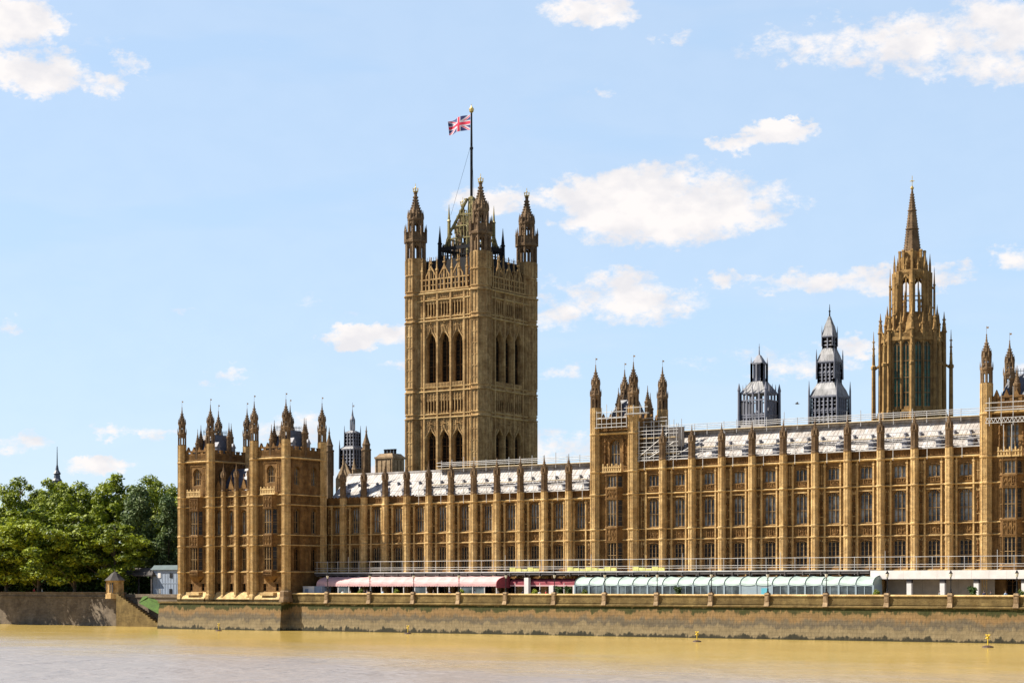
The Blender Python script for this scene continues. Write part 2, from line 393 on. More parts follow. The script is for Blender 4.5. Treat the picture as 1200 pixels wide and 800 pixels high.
# ------------------------------------------------------------------ mesh builder
class MB:
    def __init__(s): s.v = []; s.f = []; s.mi = []; s.m = 0
    def face(s, pts):
        i = len(s.v); s.v.extend(pts); s.f.append(tuple(range(i, i + len(pts)))); s.mi.append(s.m)
    def idx(s, pts, faces):
        i = len(s.v); s.v.extend(pts)
        for f in faces: s.f.append(tuple(i + k for k in f)); s.mi.append(s.m)
    def box(s, x0, x1, y0, y1, z0, z1):
        s.idx([(x0, y0, z0), (x1, y0, z0), (x1, y1, z0), (x0, y1, z0), (x0, y0, z1), (x1, y0, z1), (x1, y1, z1), (x0, y1, z1)],
              [(0, 3, 2, 1), (4, 5, 6, 7), (0, 1, 5, 4), (1, 2, 6, 5), (2, 3, 7, 6), (3, 0, 4, 7)])
    def loft(s, rings, cap0=True, cap1=True):
        n = len(rings[0]); i = len(s.v)
        for r in rings: s.v.extend(r)
        for k in range(len(rings) - 1):
            for j in range(n):
                a = i + k * n + j; b = i + k * n + (j + 1) % n
                s.f.append((a, b, b + n, a + n)); s.mi.append(s.m)
        if cap0: s.f.append(tuple(i + j for j in reversed(range(n)))); s.mi.append(s.m)
        if cap1: s.f.append(tuple(i + (len(rings) - 1) * n + j for j in range(n))); s.mi.append(s.m)
    def rings(s, cx, cy, prof, n=8, rot=None):
        """lathe of flat sides: prof = [(z, r), ...]"""
        rot = math.pi / n if rot is None else rot
        s.loft([[(cx + r * math.cos(rot + 2 * math.pi * k / n), cy + r * math.sin(rot + 2 * math.pi * k / n), z) for k in range(n)] for z, r in prof])
    def tube(s, p0, p1, r, n=5, r1=None):
        p0, p1 = Vector(p0), Vector(p1); d = (p1 - p0)
        if d.length < 1e-6: return
        d.normalize()
        a = d.orthogonal().normalized(); b = d.cross(a)
        r1 = r if r1 is None else r1
        s.loft([[tuple(p + (a * math.cos(2 * math.pi * k / n) + b * math.sin(2 * math.pi * k / n)) * q) for k in range(n)] for p, q in ((p0, r), (p1, r1))])
    def frus(s, x0, x1, y0, y1, z0, X0, X1, Y0, Y1, z1):
        s.loft([[(x0, y0, z0), (x1, y0, z0), (x1, y1, z0), (x0, y1, z0)], [(X0, Y0, z1), (X1, Y0, z1), (X1, Y1, z1), (X0, Y1, z1)]])
    def ext(s, prof, x0, x1):
        """profile [(y, z)] pushed along x"""
        s.loft([[(x0, y, z) for y, z in prof], [(x1, y, z) for y, z in prof]])
    def gable(s, x0, x1, y0, y1, z0, z1):
        xm = (x0 + x1) / 2
        s.idx([(x0, y0, z0), (x1, y0, z0), (xm, y0, z1), (x0, y1, z0), (x1, y1, z0), (xm, y1, z1)],
              [(0, 1, 2), (5, 4, 3), (0, 3, 4, 1), (1, 4, 5, 2), (2, 5, 3, 0)])
    def mesh(s, name, mats):
        me = bpy.data.meshes.new(name)
        me.from_pydata(s.v, [], s.f)
        for m in (mats if isinstance(mats, (list, tuple)) else [mats]): me.materials.append(m)
        if any(s.mi): me.polygons.foreach_set('material_index', s.mi)
        me.update()
        return me

WL = {}   # world place of every object built: (location, rotation about z)
def thing(name, label, cat, loc=(0, 0, 0), group=None):
    o = bpy.data.objects.new(name, None); COL.objects.link(o)
    o.location = loc; o.empty_display_size = .5
    o['label'] = label; o['category'] = cat
    if group: o['group'] = group
    WL[o] = (Vector(loc), 0.0)
    return o
def mk(name, mesh, mat, parent=None, loc=None, rz=0.0):
    """one mesh object at a world place; kept under parent when given"""
    if isinstance(mesh, MB): mesh = mesh.mesh(name, mat)
    o = bpy.data.objects.new(name, mesh); COL.objects.link(o)
    if parent is not None:
        pl, pr = WL[parent]
        loc = pl if loc is None else Vector(loc)
        o.parent = parent
        d = loc - pl
        o.location = Matrix.Rotation(-pr, 3, 'Z') @ d
        o.rotation_euler = (0, 0, rz - pr)
    else:
        loc = Vector(loc or (0, 0, 0))
        o.location = loc; o.rotation_euler = (0, 0, rz)
    WL[o] = (Vector(loc), rz)
    return o
def tag(o, label, cat, group=None):
    o['label'] = label; o['category'] = cat
    if group: o['group'] = group
    return o
def structure(o):
    o['kind'] = 'structure'; return o

# ------------------------------------------------------------------ gothic kit
def arch_pts(w, rise, n=6, p=1.65):
    """half widths of a pointed arch, left spring to apex to right spring"""
    a = w / 2
    left = [(-a + a * t / n, rise * (1 - (1 - t / n) ** p) ** (1 / p)) for t in range(n + 1)]
    return left + [(-x, z) for x, z in reversed(left[:-1])]

def wall_holes(mb, x0, x1, z0, z1, holes, y=0.0):
    """wall sheet facing -y with openings (xc, zb, w, h, arch, depth), reveals included"""
    xs = sorted({x0, x1} | {v for h in holes for v in (h[0] - h[2] / 2, h[0] + h[2] / 2)})
    zs = sorted({z0, z1} | {v for h in holes for v in (h[1], h[1] + h[3])})
    for i in range(len(xs) - 1):
        for k in range(len(zs) - 1):
            xm, zm = (xs[i] + xs[i + 1]) / 2, (zs[k] + zs[k + 1]) / 2
            if any(abs(xm - h[0]) < h[2] / 2 and h[1] < zm < h[1] + h[3] for h in holes): continue
            mb.face([(xs[i], y, zs[k]), (xs[i + 1], y, zs[k]), (xs[i + 1], y, zs[k + 1]), (xs[i], y, zs[k + 1])])
    for (xc, zb, w, h, ar, d) in holes:
        a, b, zt = xc - w / 2, xc + w / 2, zb + h
        zs_ = zt - ar
        mb.face([(a, y, zb), (a, y + d, zb), (a, y + d, zs_), (a, y, zs_)])
        mb.face([(b, y, zb), (b, y, zs_), (b, y + d, zs_), (b, y + d, zb)])
        mb.face([(a, y, zb), (b, y, zb), (b, y + d, zb), (a, y + d, zb)])
        if ar > 0:
            pts = [(xc + px, zs_ + pz) for px, pz in arch_pts(w, ar)]
            m = len(pts) // 2
            for j in range(len(pts) - 1):
                (ax, az), (bx, bz) = pts[j], pts[j + 1]
                mb.face([(ax, y, az), (bx, y, bz), (bx, y + d, bz), (ax, y + d, az)])
                cx = a if j < m else b
                mb.face([(cx, y, zt), (ax, y, az), (bx, y, bz)])
        else:
            mb.face([(a, y, zt), (a, y + d, zt), (b, y + d, zt), (b, y, zt)])

def hood(mb, xc, zb, w, h, ar, y, pr=.14, t=.11, foot=.4):
    """moulding following the head of an opening"""
    zs = zb + h - ar
    p = [(xc + px * (1 + 2 * t / w), zs + pz + t * (pz / max(ar, .01))) for px, pz in (arch_pts(w, ar) if ar > 0 else [(-w / 2, 0), (w / 2, 0)])]
    p = [(p[0][0], zs - foot)] + p + [(p[-1][0], zs - foot)]
    for (ax, az), (bx, bz) in zip(p[:-1], p[1:]):
        mb.tube((ax, y - pr * .4, az), (bx, y - pr * .4, bz), t * .62, 4)

_wc = {}
def window_meshes(w, h, lights, transoms, ar, depth, glass):
    key = (round(w, 3), round(h, 3), lights, tuple(transoms), round(ar, 3), depth, glass)
    if key in _wc: return _wc[key]
    f = MB()
    t = .095
    if lights == 1: t = .05
    y0, y1 = depth - .24, depth - .04
    for i in range(lights + 1):
        x = -w / 2 + w * i / lights
        tt = t if 0 < i < lights else t * 1.1
        zt = h
        if ar > 0:
            q = min(1.0, abs(x) / (w / 2)); zt = h - ar + ar * max(0, 1 - q ** 1.65) ** (1 / 1.65)
        x = max(-w / 2 + tt / 2, min(w / 2 - tt / 2, x))
        f.box(x - tt / 2, x + tt / 2, y0, y1, 0, zt)
    for tz in transoms:
        f.box(-w / 2, w / 2, y0 - .03, y1 + .01, tz * h - t / 2, tz * h + t / 2)
    f.box(-w / 2, w / 2, y0 - .05, y1 + .02, 0, .14)
    # cusped heads of the lights
    lw = w / lights
    hz = h - ar * .78 if ar > 0 else h - .05
    for i in range(lights):
        xc = -w / 2 + lw * (i + .5)
        pts = [(xc + px * .98, hz - lw * .45 + pz) for px, pz in arch_pts(lw, lw * .45, 3)]
        for (ax, az), (bx, bz) in zip(pts[:-1], pts[1:]):
            f.tube((ax, (y0 + y1) / 2, az), (bx, (y0 + y1) / 2, bz), t * .42, 4)
        if ar > 0 and lights > 1:
            q = abs(xc) / (w / 2)
            f.box(xc - t * .3, xc + t * .3, y0 + .03, y1, hz, h - ar + ar * max(0, 1 - q ** 1.65) ** (1 / 1.65))
    # leading bars
    nb = max(2, int(h / .8))
    for i in range(1, nb):
        f.box(-w / 2, w / 2, y1 - .01, y1 + .025, h * i / nb - .02, h * i / nb + .02)
    p = MB()
    p.face([(-w / 2 - .05, depth, -.05), (w / 2 + .05, depth, -.05), (w / 2 + .05, depth, h + .05), (-w / 2 - .05, depth, h + .05)])
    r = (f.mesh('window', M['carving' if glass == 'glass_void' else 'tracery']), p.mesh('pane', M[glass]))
    _wc[key] = r
    return r

def to_world(loc, rz, p):
    v = Matrix.Rotation(rz, 3, 'Z') @ Vector(p)
    return Vector(loc) + v

def add_window(parent, loc, rz, win, glass='glass'):
    xc, zb, w, h, lights, tr, ar, d = win[:8]
    g = win[8] if len(win) > 8 else glass
    fm, pm = window_meshes(w, h, lights, tr, ar, d, g)
    o = mk('window', fm, None, parent, to_world(loc, rz, (xc, 0, zb)), rz)
    mk('pane', pm, None, o, to_world(loc, rz, (xc, 0, zb)), rz)
    return o

def facade(parent, loc, rz, L, z0, z1, wins, strings=(), mat='stone', deco=None, hoods=True):
    """wall of a building seen from outside: local x runs right, -y outward, z is world height"""
    mb = MB()
    wall_holes(mb, 0, L, z0, z1, [(w[0], w[1], w[2], w[3], w[6], w[7]) for w in wins])
    if hoods:
        for w in wins: hood(mb, w[0], w[1], w[2], w[3], w[6], 0)
    if deco: deco(mb)
    wall = mk('wall', mb, M[mat], parent, loc, rz)
    if strings:
        for (z, h, p) in strings:
            h = h * .72; sb = MB(); sb.ext([(0.02, z), (-p * .5, z), (-p, z + h * .45), (-p, z + h * .75), (-p * .55, z + h), (0.02, z + h)], 0, L)
            mk('string_course', sb, M['trim'], parent, loc, rz)
    for w in wins: add_window(parent, loc, rz, w)
    return wall

def carving(mb, x0, x1, z0, z1, n, y=0.0, pr=.14):
    """row of carved shields in sunk panels"""
    mb.box(x0, x1, y - pr, y + .01, z0, z0 + .10)
    mb.box(x0, x1, y - pr, y + .01, z1 - .10, z1)
    w = (x1 - x0) / n
    for i in range(n + 1):
        x = x0 + w * i
        mb.box(x - .05, x + .05, y - pr * .9, y + .01, z0 + .1, z1 - .1)
    for i in range(n):
        xc, zc = x0 + w * (i + .5), (z0 + z1) / 2 + random.uniform(-.05, .05)
        a, b = w * .30, (z1 - z0) * random.uniform(.24, .34)
        mb.idx([(xc - a, y, zc), (xc, y, zc - b), (xc + a, y, zc), (xc, y, zc + b), (xc, y - pr * 1.1, zc + .03)],
               [(0, 1, 4), (1, 2, 4), (2, 3, 4), (3, 0, 4)])
        for k in range(3):
            xx, zz = xc + random.uniform(-.4, .4) * w, zc + random.uniform(-.42, .42) * (z1 - z0)
            s = random.uniform(.05, .1)
            mb.box(xx - s, xx + s, y - pr * random.uniform(.5, 1), y + .01, zz - s, zz + s)

def battlement(mb, x0, x1, z0, z1, y0=-.15, y1=.2, n=6):
    """pierced parapet with merlons and little gables"""
    h = z1 - z0
    mb.box(x0, x1, y0 - .1, y1 + .05, z0, z0 + h * .12)
    mb.box(x0, x1, y0, y1, z0 + h * .12, z0 + h * .55)
    w = (x1 - x0) / n
    for i in range(n):
        a = x0 + w * i
        if i % 2 == 0:
            mb.box(a + .04, a + w - .04, y0, y1, z0 + h * .55, z0 + h * .88)
            mb.box(a - .02, a + w + .02, y0 - .06, y1 + .05, z0 + h * .88, z1)
        else:
            mb.box(a + .05, a + w - .05, y0 - .04, y1 + .03, z0 + h * .55, z0 + h * .64)
        for k in range(3):
            xx = a + w * (k + .5) / 3
            mb.box(xx - .05, xx + .05, y0 - .07, y0 + .01, z0 + h * .14, z0 + h * .53)

def spirelet(mb, cx, cy, z0, z1, r, n=8, crockets=True, bulge=0.0):
    H = z1 - z0
    pr = [(z0, r), (z0 + H * .1, r * .95), (z0 + H * .3, r * (.62 + bulge)), (z0 + H * .55, r * (.30 + bulge * .5)), (z0 + H * .78, r * .15), (z0 + H, r * .07)]
    mb.rings(cx, cy, pr, n)
    if crockets:
        for k in range(n):
            a = math.pi / n + 2 * math.pi * k / n
            for q, rr in ((.12, .95), (.24, .76 + bulge), (.36, .56 + bulge), (.5, .38 + bulge * .6)):
                x, y, z = cx + r * rr * math.cos(a), cy + r * rr * math.sin(a), z0 + H * q
                s = r * .12
                mb.box(x - s, x + s, y - s, y + s, z, z + s * 2.2)
    # finial
    for q, rr in ((.70, .30), (.82, .24), (.93, .2)):
        z = z0 + H * q
        mb.rings(cx, cy, [(z - .1 * r, r * .08), (z, r * rr), (z + .12 * r, r * .08)], 6)

def oct_panels(mb, cx, cy, z0, z1, r, step, n=8, t=.07):
    """ribs at the angles, a mullion on each facet and cross bars"""
    rot = math.pi / n
    for k in range(n):
        a, b = rot + 2 * math.pi * k / n, rot + 2 * math.pi * (k + 1) / n
        p, q = Vector((math.cos(a), math.sin(a))) * r, Vector((math.cos(b), math.sin(b))) * r
        mb.tube((cx + p.x, cy + p.y, z0), (cx + p.x, cy + p.y, z1), t * 1.5, 5)
        m = (p + q) / 2
        mb.tube((cx + m.x, cy + m.y, z0), (cx + m.x, cy + m.y, z1), t, 4)
        z = z0 + step * .5
        while z < z1 - .2:
            mb.tube((cx + p.x, cy + p.y, z), (cx + q.x, cy + q.y, z), t * .9, 4)
            z += step

_tc = {}
def turret(parent, x, y, zb, T, r, mat='stone_turret', base_mat='stone_sunlit', bands=(), shaft_to=None, panel=1.6):
    """octagonal corner turret: shaft with panels, two open lantern stages and a crocketed spire"""
    key = (zb, T, r, bands, mat, base_mat)
    if key not in _tc:
        s = MB()
        zl = T - 7.2
        s.rings(0, 0, [(zb, r * 1.25), (zb + 1.2, r * 1.22), (zb + 1.5, r), (zl, r)])
        oct_panels(s, 0, 0, zb + 1.6, zl, r, panel, t=r * .07)
        for z in bands: s.rings(0, 0, [(z, r), (z + .08, r * 1.16), (z + .26, r * 1.2), (z + .4, r)])
        l = MB()
        def stage(z0, z1, rr, post):
            for k in range(8):
                a = math.pi / 8 + k * math.pi / 4
                l.tube((rr * math.cos(a), rr * math.sin(a), z0), (rr * math.cos(a), rr * math.sin(a), z1), post, 5)
            l.rings(0, 0, [(z0 - .05, rr), (z0 + .12, rr * 1.02)])
            for k in range(8):   # little arched heads between the posts
                a, b = math.pi / 8 + k * math.pi / 4, math.pi / 8 + (k + 1) * math.pi / 4
                p, q = Vector((math.cos(a), math.sin(a))) * rr, Vector((math.cos(b), math.sin(b))) * rr
                m = (p + q) / 2
                l.tube((p.x, p.y, z1 - .5), (m.x, m.y, z1 - .05), post * .8, 4)
                l.tube((q.x, q.y, z1 - .5), (m.x, m.y, z1 - .05), post * .8, 4)
        stage(zl, T - 5.4, r * .84, r * .21)
        l.rings(0, 0, [(T - 5.45, r * .95), (T - 5.3, r * 1.08), (T - 5.0, r * 1.12), (T - 4.85, r * .9), (T - 4.3, r * .78)])
        for k in range(8):
            a = math.pi / 8 + k * math.pi / 4
            px, py = r * 1.04 * math.cos(a), r * 1.04 * math.sin(a)
            l.rings(px, py, [(T - 5.2, .10 * r), (T - 4.6, .10 * r), (T - 4.0, .01)], 4)
        stage(T - 4.35, T - 3.55, r * .66, r * .2)
        l.rings(0, 0, [(T - 3.6, r * .78), (T - 3.45, r * .9), (T - 3.3, r * .8), (T - 2.75, r * .70)])
        for k in range(8):
            a = k * math.pi / 4
            px, py = r * .80 * math.cos(a), r * .80 * math.sin(a)
            l.rings(px, py, [(T - 3.4, .10 * r), (T - 3.1, .15 * r), (T - 2.3, .02)], 4, a)
        sp = MB()
        spirelet(sp, 0, 0, T - 3.0, T, r * .74)
        sp.tube((0, 0, T - .05), (0, 0, T + 1.1), .022, 4)
        sp.box(0, .32, -.012, .012, T + .75, T + 1.0)
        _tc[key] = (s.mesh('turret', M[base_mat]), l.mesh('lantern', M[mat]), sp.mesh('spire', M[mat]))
    a, b, c = _tc[key]
    o = mk('turret', a, None, parent, (x, y, 0))
    mk('lantern', b, None, o, (x, y, 0))
    mk('spire', c, None, o, (x, y, 0))
    return o

_bc = {}
def buttress(parent, x, y, zb, zp, T, r=.52, bands=(), mat='stone_sunlit', pin='stone_turret'):
    """slender octagonal buttress carrying a pinnacle above the parapet"""
    key = (zb, zp, T, r, bands, mat, pin)
    if key not in _bc:
        s = MB()
        s.rings(0, 0, [(zb, r * 1.4), (zb + 1.0, r * 1.35), (zb + 1.3, r), (zp, r)])
        s.box(-r * .72, r * .72, 0, r + .6, zb, zp)
        for z in bands: s.rings(0, 0, [(z, r), (z + .1, r * 1.22), (z + .28, r * 1.26), (z + .42, r)])
        for k in range(8):
            a = math.pi / 8 + k * math.pi / 4
            s.tube((r * math.cos(a), r * math.sin(a), zb + 1.3), (r * math.cos(a), r * math.sin(a), zp), .05, 4)
        p = MB()
        h = T - zp
        p.rings(0, 0, [(zp - .02, r * 1.15), (zp + .2, r * 1.15), (zp + .3, r * .92), (zp + h * .45, r * .9), (zp + h * .48, r * 1.1), (zp + h * .52, r * 1.1), (zp + h * .54, r * .8), (zp + h * .62, r * .75)])
        oct_panels(p, 0, 0, zp + .3, zp + h * .45, r * .9, .9, t=.045)
        for k in range(8):
            a = k * math.pi / 4
            p.rings(r * .9 * math.cos(a), r * .9 * math.sin(a), [(zp + h * .5, .14), (zp + h * .58, .15), (zp + h * .70, .02)], 4, a)
        spirelet(p, 0, 0, zp + h * .6, T, r * .74)
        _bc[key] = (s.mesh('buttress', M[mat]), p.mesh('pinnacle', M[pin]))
    a, b = _bc[key]
    o = mk('buttress', a, None, parent, (x, y, 0))
    mk('pinnacle', b, None, o, (x, y, 0))
    return o

def statue_mesh():
    s = MB()
    s.rings(0, -.16, [(-.5, .02), (-.15, .17), (0, .2), (.05, .14)], 6)
    s.rings(0, -.14, [(.05, .15), (.5, .13), (.95, .16), (1.1, .07), (1.15, .09), (1.3, .09), (1.36, .03)], 7)
    s.rings(0, -.14, [(1.55, .22), (1.7, .24), (1.78, .15), (2.5, .02)], 6)
    return s.mesh('niche_statue', M['carving'])
STATUE = statue_mesh()

def oriel(parent, loc, rz, levels, z0, z1, w=2.1, proj=.85, cant=.8, mat='stone'):
    """canted bay window with a corbelled foot and a crowned balcony top; levels = [(zb, h)]"""
    o = None
    mb = MB()
    P = [(-w / 2 - cant, 0), (-w / 2, -proj), (w / 2, -proj), (w / 2 + cant, 0)]
    def slab(za, zb, e=0.0, e2=None):
        e2 = e if e2 is None else e2
        def ring(q, z): return [(-w / 2 - cant - q, 0.1, z), (-w / 2 - cant - q, 0, z), (-w / 2 - q * .7, -proj - q, z), (w / 2 + q * .7, -proj - q, z), (w / 2 + cant + q, 0, z), (w / 2 + cant + q, 0.1, z)]
        mb.loft([ring(e, za), ring(e2, zb)])
    zs = [z0] + [v for zb, h in levels for v in (zb, zb + h)] + [z1]
    for i in range(0, len(zs), 2):
        slab(zs[i], zs[i + 1])
        if zs[i + 1] - zs[i] > .8:
            carving(mb, -w / 2 + .05, w / 2 - .05, zs[i] + .25, zs[i + 1] - .25, 3, -proj, .12)
    for zb, h in levels:
        slab(zb - .22, zb, .14, .10); slab(zb + h, zb + h + .2, .10, .14)
    slab(z0 - 1.1, z0, -.85, .1)
    # corner posts
    for x, y in P:
        mb.tube((x, y, z0), (x, y, z1 + .5), .13, 5)
    ob = mk('oriel', mb, M[mat], parent, loc, rz)
    cw = math.hypot(cant, proj)
    ang = math.atan2(proj, cant)
    for zb, h in levels:
        base = to_world(loc, rz, (0, -proj + .25, zb))
        fm, pm = window_meshes(w - .2, h, 3, (.48,) if h > 2.5 else (), 0, .3, 'glass' if zb > 16 else 'glass_dark')
        a = mk('window', fm, None, ob, base - to_world((0, 0, 0), rz, (0, .25, 0)), rz); mk('pane', pm, None, a, WL[a][0], rz)
        for sgn in (-1, 1):
            c = to_world(loc, rz, (sgn * (w / 2 + cant / 2), -proj / 2, zb))
            fm, pm = window_meshes(round(cw - .25, 2), h, 1, (.48,) if h > 2.5 else (), 0, .3, 'glass_dark')
            a = mk('window', fm, None, ob, c, rz + sgn * ang); mk('pane', pm, None, a, c, rz + sgn * ang)
    return ob

def plain_walls(parent, pts, z0, z1, mat='stone', cap=None):
    """unseen walls that close a building: polyline of plan points"""
    mb = MB()
    for (ax, ay), (bx, by) in zip(pts[:-1], pts[1:]):
        mb.face([(ax, ay, z0), (bx, by, z0), (bx, by, z1), (ax, ay, z1)])
    return mk('rear_wall', mb, M[mat], parent, (0, 0, 0))

# ================================================================== SETTING
g = MB()
# land: one sheet that follows the river walls and runs to the horizon
land = [(-6000, -1.2), (-70.6, -1.2), (-70.6, -12.6), (-41.2, -12.6), (-41.2, -10.3), (6000, -10.3), (6000, 9000), (-6000, 9000)]
g.face([(x, y, 5.5) for x, y in land])
structure(mk('ground', g, M['ground']))
g = MB(); g.face([(-41.0, -10.25, 5.504), (160, -10.25, 5.504), (160, 1.0, 5.504), (-41.0, 1.0, 5.504)])
structure(mk('terrace', g, M['paving']))
g = MB(); g.face([(-6000, -1500, 0), (6000, -1500, 0), (6000, 60, 0), (-6000, 60, 0)])
structure(mk('river', g, M['water']))

# ---- terrace river wall
LAMPX = [-32.06 + 9.545 * i for i in range(-0, 15)]
rw = thing('river_wall', 'long tide stained stone river wall with parapet along the palace terrace', 'wall', (30, -10.5, 0))
b = MB(); b.ext([(-11.35, -1), (-10.75, 4.70), (-10.2, 4.70), (-10.2, -1)], -41.0, 160)
mk('wall', b, M['riverwall'], rw, (0, 0, 0))
b = MB(); b.ext([(-10.72, 4.70), (-11.0, 4.76), (-11.02, 4.95), (-10.6, 5.06), (-10.2, 5.06), (-10.2, 4.70)], -41.0, 160)
mk('string_course', b, M['parapet'], rw, (0, 0, 0))
b = MB(); b.ext([(-10.58, 5.06), (-10.58, 6.42), (-10.22, 6.42), (-10.22, 5.06)], -41.0, 160)
for i in range(-1, 15):      # sunk panels of the parapet
    a = -32.06 + 9.545 * i + .5
    for zz in (5.2, 6.22): b.box(a + .1, a + 8.4, -10.64, -10.57, zz, zz + .12)
mk('parapet', b, M['parapet'], rw, (0, 0, 0))
b = MB(); b.ext([(-10.72, 6.42), (-10.74, 6.55), (-10.5, 6.68), (-10.2, 6.66), (-10.1, 6.42)], -41.0, 160)
mk('coping', b, M['trim'], rw, (0, 0, 0))
b = MB()
b.frus(-.42, .42, -.62, .2, 4.9, -.34, .34, -.42, .2, 5.5); b.box(-.34, .34, -.42, .2, 5.5, 6.62); b.frus(-.42, .42, -.5, .25, 6.62, -.30, .30, -.38, .2, 6.92)
b.box(-.22, .22, -.46, -.40, 5.65, 6.45)
pm_ = b.mesh('pedestal', M['stone_grey'])
for x in LAMPX: mk('pedestal', pm_, None, rw, (x, -10.5, 0))

# ---- wall below the left pavilion
pw = thing('pavilion_river_wall', 'mossy river wall under the turreted end pavilion, ending in a dark square corner', 'wall', (-56, -13, 0))
b = MB(); b.loft([[(-70.8, -13.7, -1), (-40.4, -13.7, -1), (-40.4, -10.6, -1), (-70.8, -10.6, -1)], [(-70.8, -13.0, 4.75), (-40.6, -13.0, 4.75), (-40.6, -10.6, 4.75), (-70.8, -10.6, 4.75)]])
mk('wall', b, M['riverwall'], pw, (0, 0, 0))
b = MB(); b.box(-71.0, -40.45, -13.2, -10.6, 4.75, 5.05)
mk('coping', b, M['parapet'], pw, (0, 0, 0))
b = MB(); b.rings(-40.9, -11.5, [(5.05, 1.35), (5.6, 1.3), (6.0, 1.15), (6.9, 1.1), (7.1, .9)])
mk('corner_pier', b, M['stone_turret'], pw, (0, 0, 0))

# ---- embankment wall by the gardens and the water stairs
ew = thing('embankment_wall', 'long shaded granite embankment wall below the garden trees', 'wall', (-120, -1.5, 0))
b = MB(); b.ext([(-2.2, -1), (-1.55, 5.6), (-1.0, 5.6), (-1.0, -1)], -500, -70.8)
mk('wall', b, M['granite'], ew, (0, 0, 0))
b = MB(); b.ext([(-1.75, 5.6), (-1.78, 5.8), (-1.5, 5.85), (-1.5, 6.45), (-1.72, 6.5), (-1.7, 6.7), (-1.0, 6.72), (-1.0, 5.6)], -500, -92)
b.ext([(-1.75, 5.6), (-1.78, 5.8), (-1.45, 5.85), (-1.4, 6.3), (-1.0, 6.32), (-1.0, 5.6)], -92, -70.8)
mk('parapet', b, M['granite'], ew, (0, 0, 0))
st = thing('water_stairs', 'stone water stairs with a stepped side wall going down to the river', 'stairs', (-86, -3, 0))
b = MB()
n = 18
for i in range(n):     # treads
    x = -91.5 + 12.0 * i / n
    b.box(x, x + 12.0 / n, -3.7, -1.8, -1, 5.6 - 5.7 * i / n)
mk('steps', b, M['granite'], st, (0, 0, 0))
b = MB()
for i in range(n):
    x = -91.5 + 12.0 * i / n
    b.box(x, x + 12.0 / n + (0.002 if i < n - 1 else 0), -4.25, -3.7, -1, 6.3 - 6.1 * i / n)
mk('side_wall', b, M['parapet'], st, (0, 0, 0))
b = MB()
b.loft([[(-86.6, -1.78, 5.9), (-73.0, -1.78, .6), (-73.0, -3.6, -.4), (-86.6, -3.0, 4.6)], [(-85.2, -1.6, 5.9), (-71.0, -1.6, .9), (-71.0, -1.5, -.4), (-85.2, -1.5, 4.6)]])
o = mk('moss', b, M['algae'], st, (0, 0, 0)); o['kind'] = 'stuff'

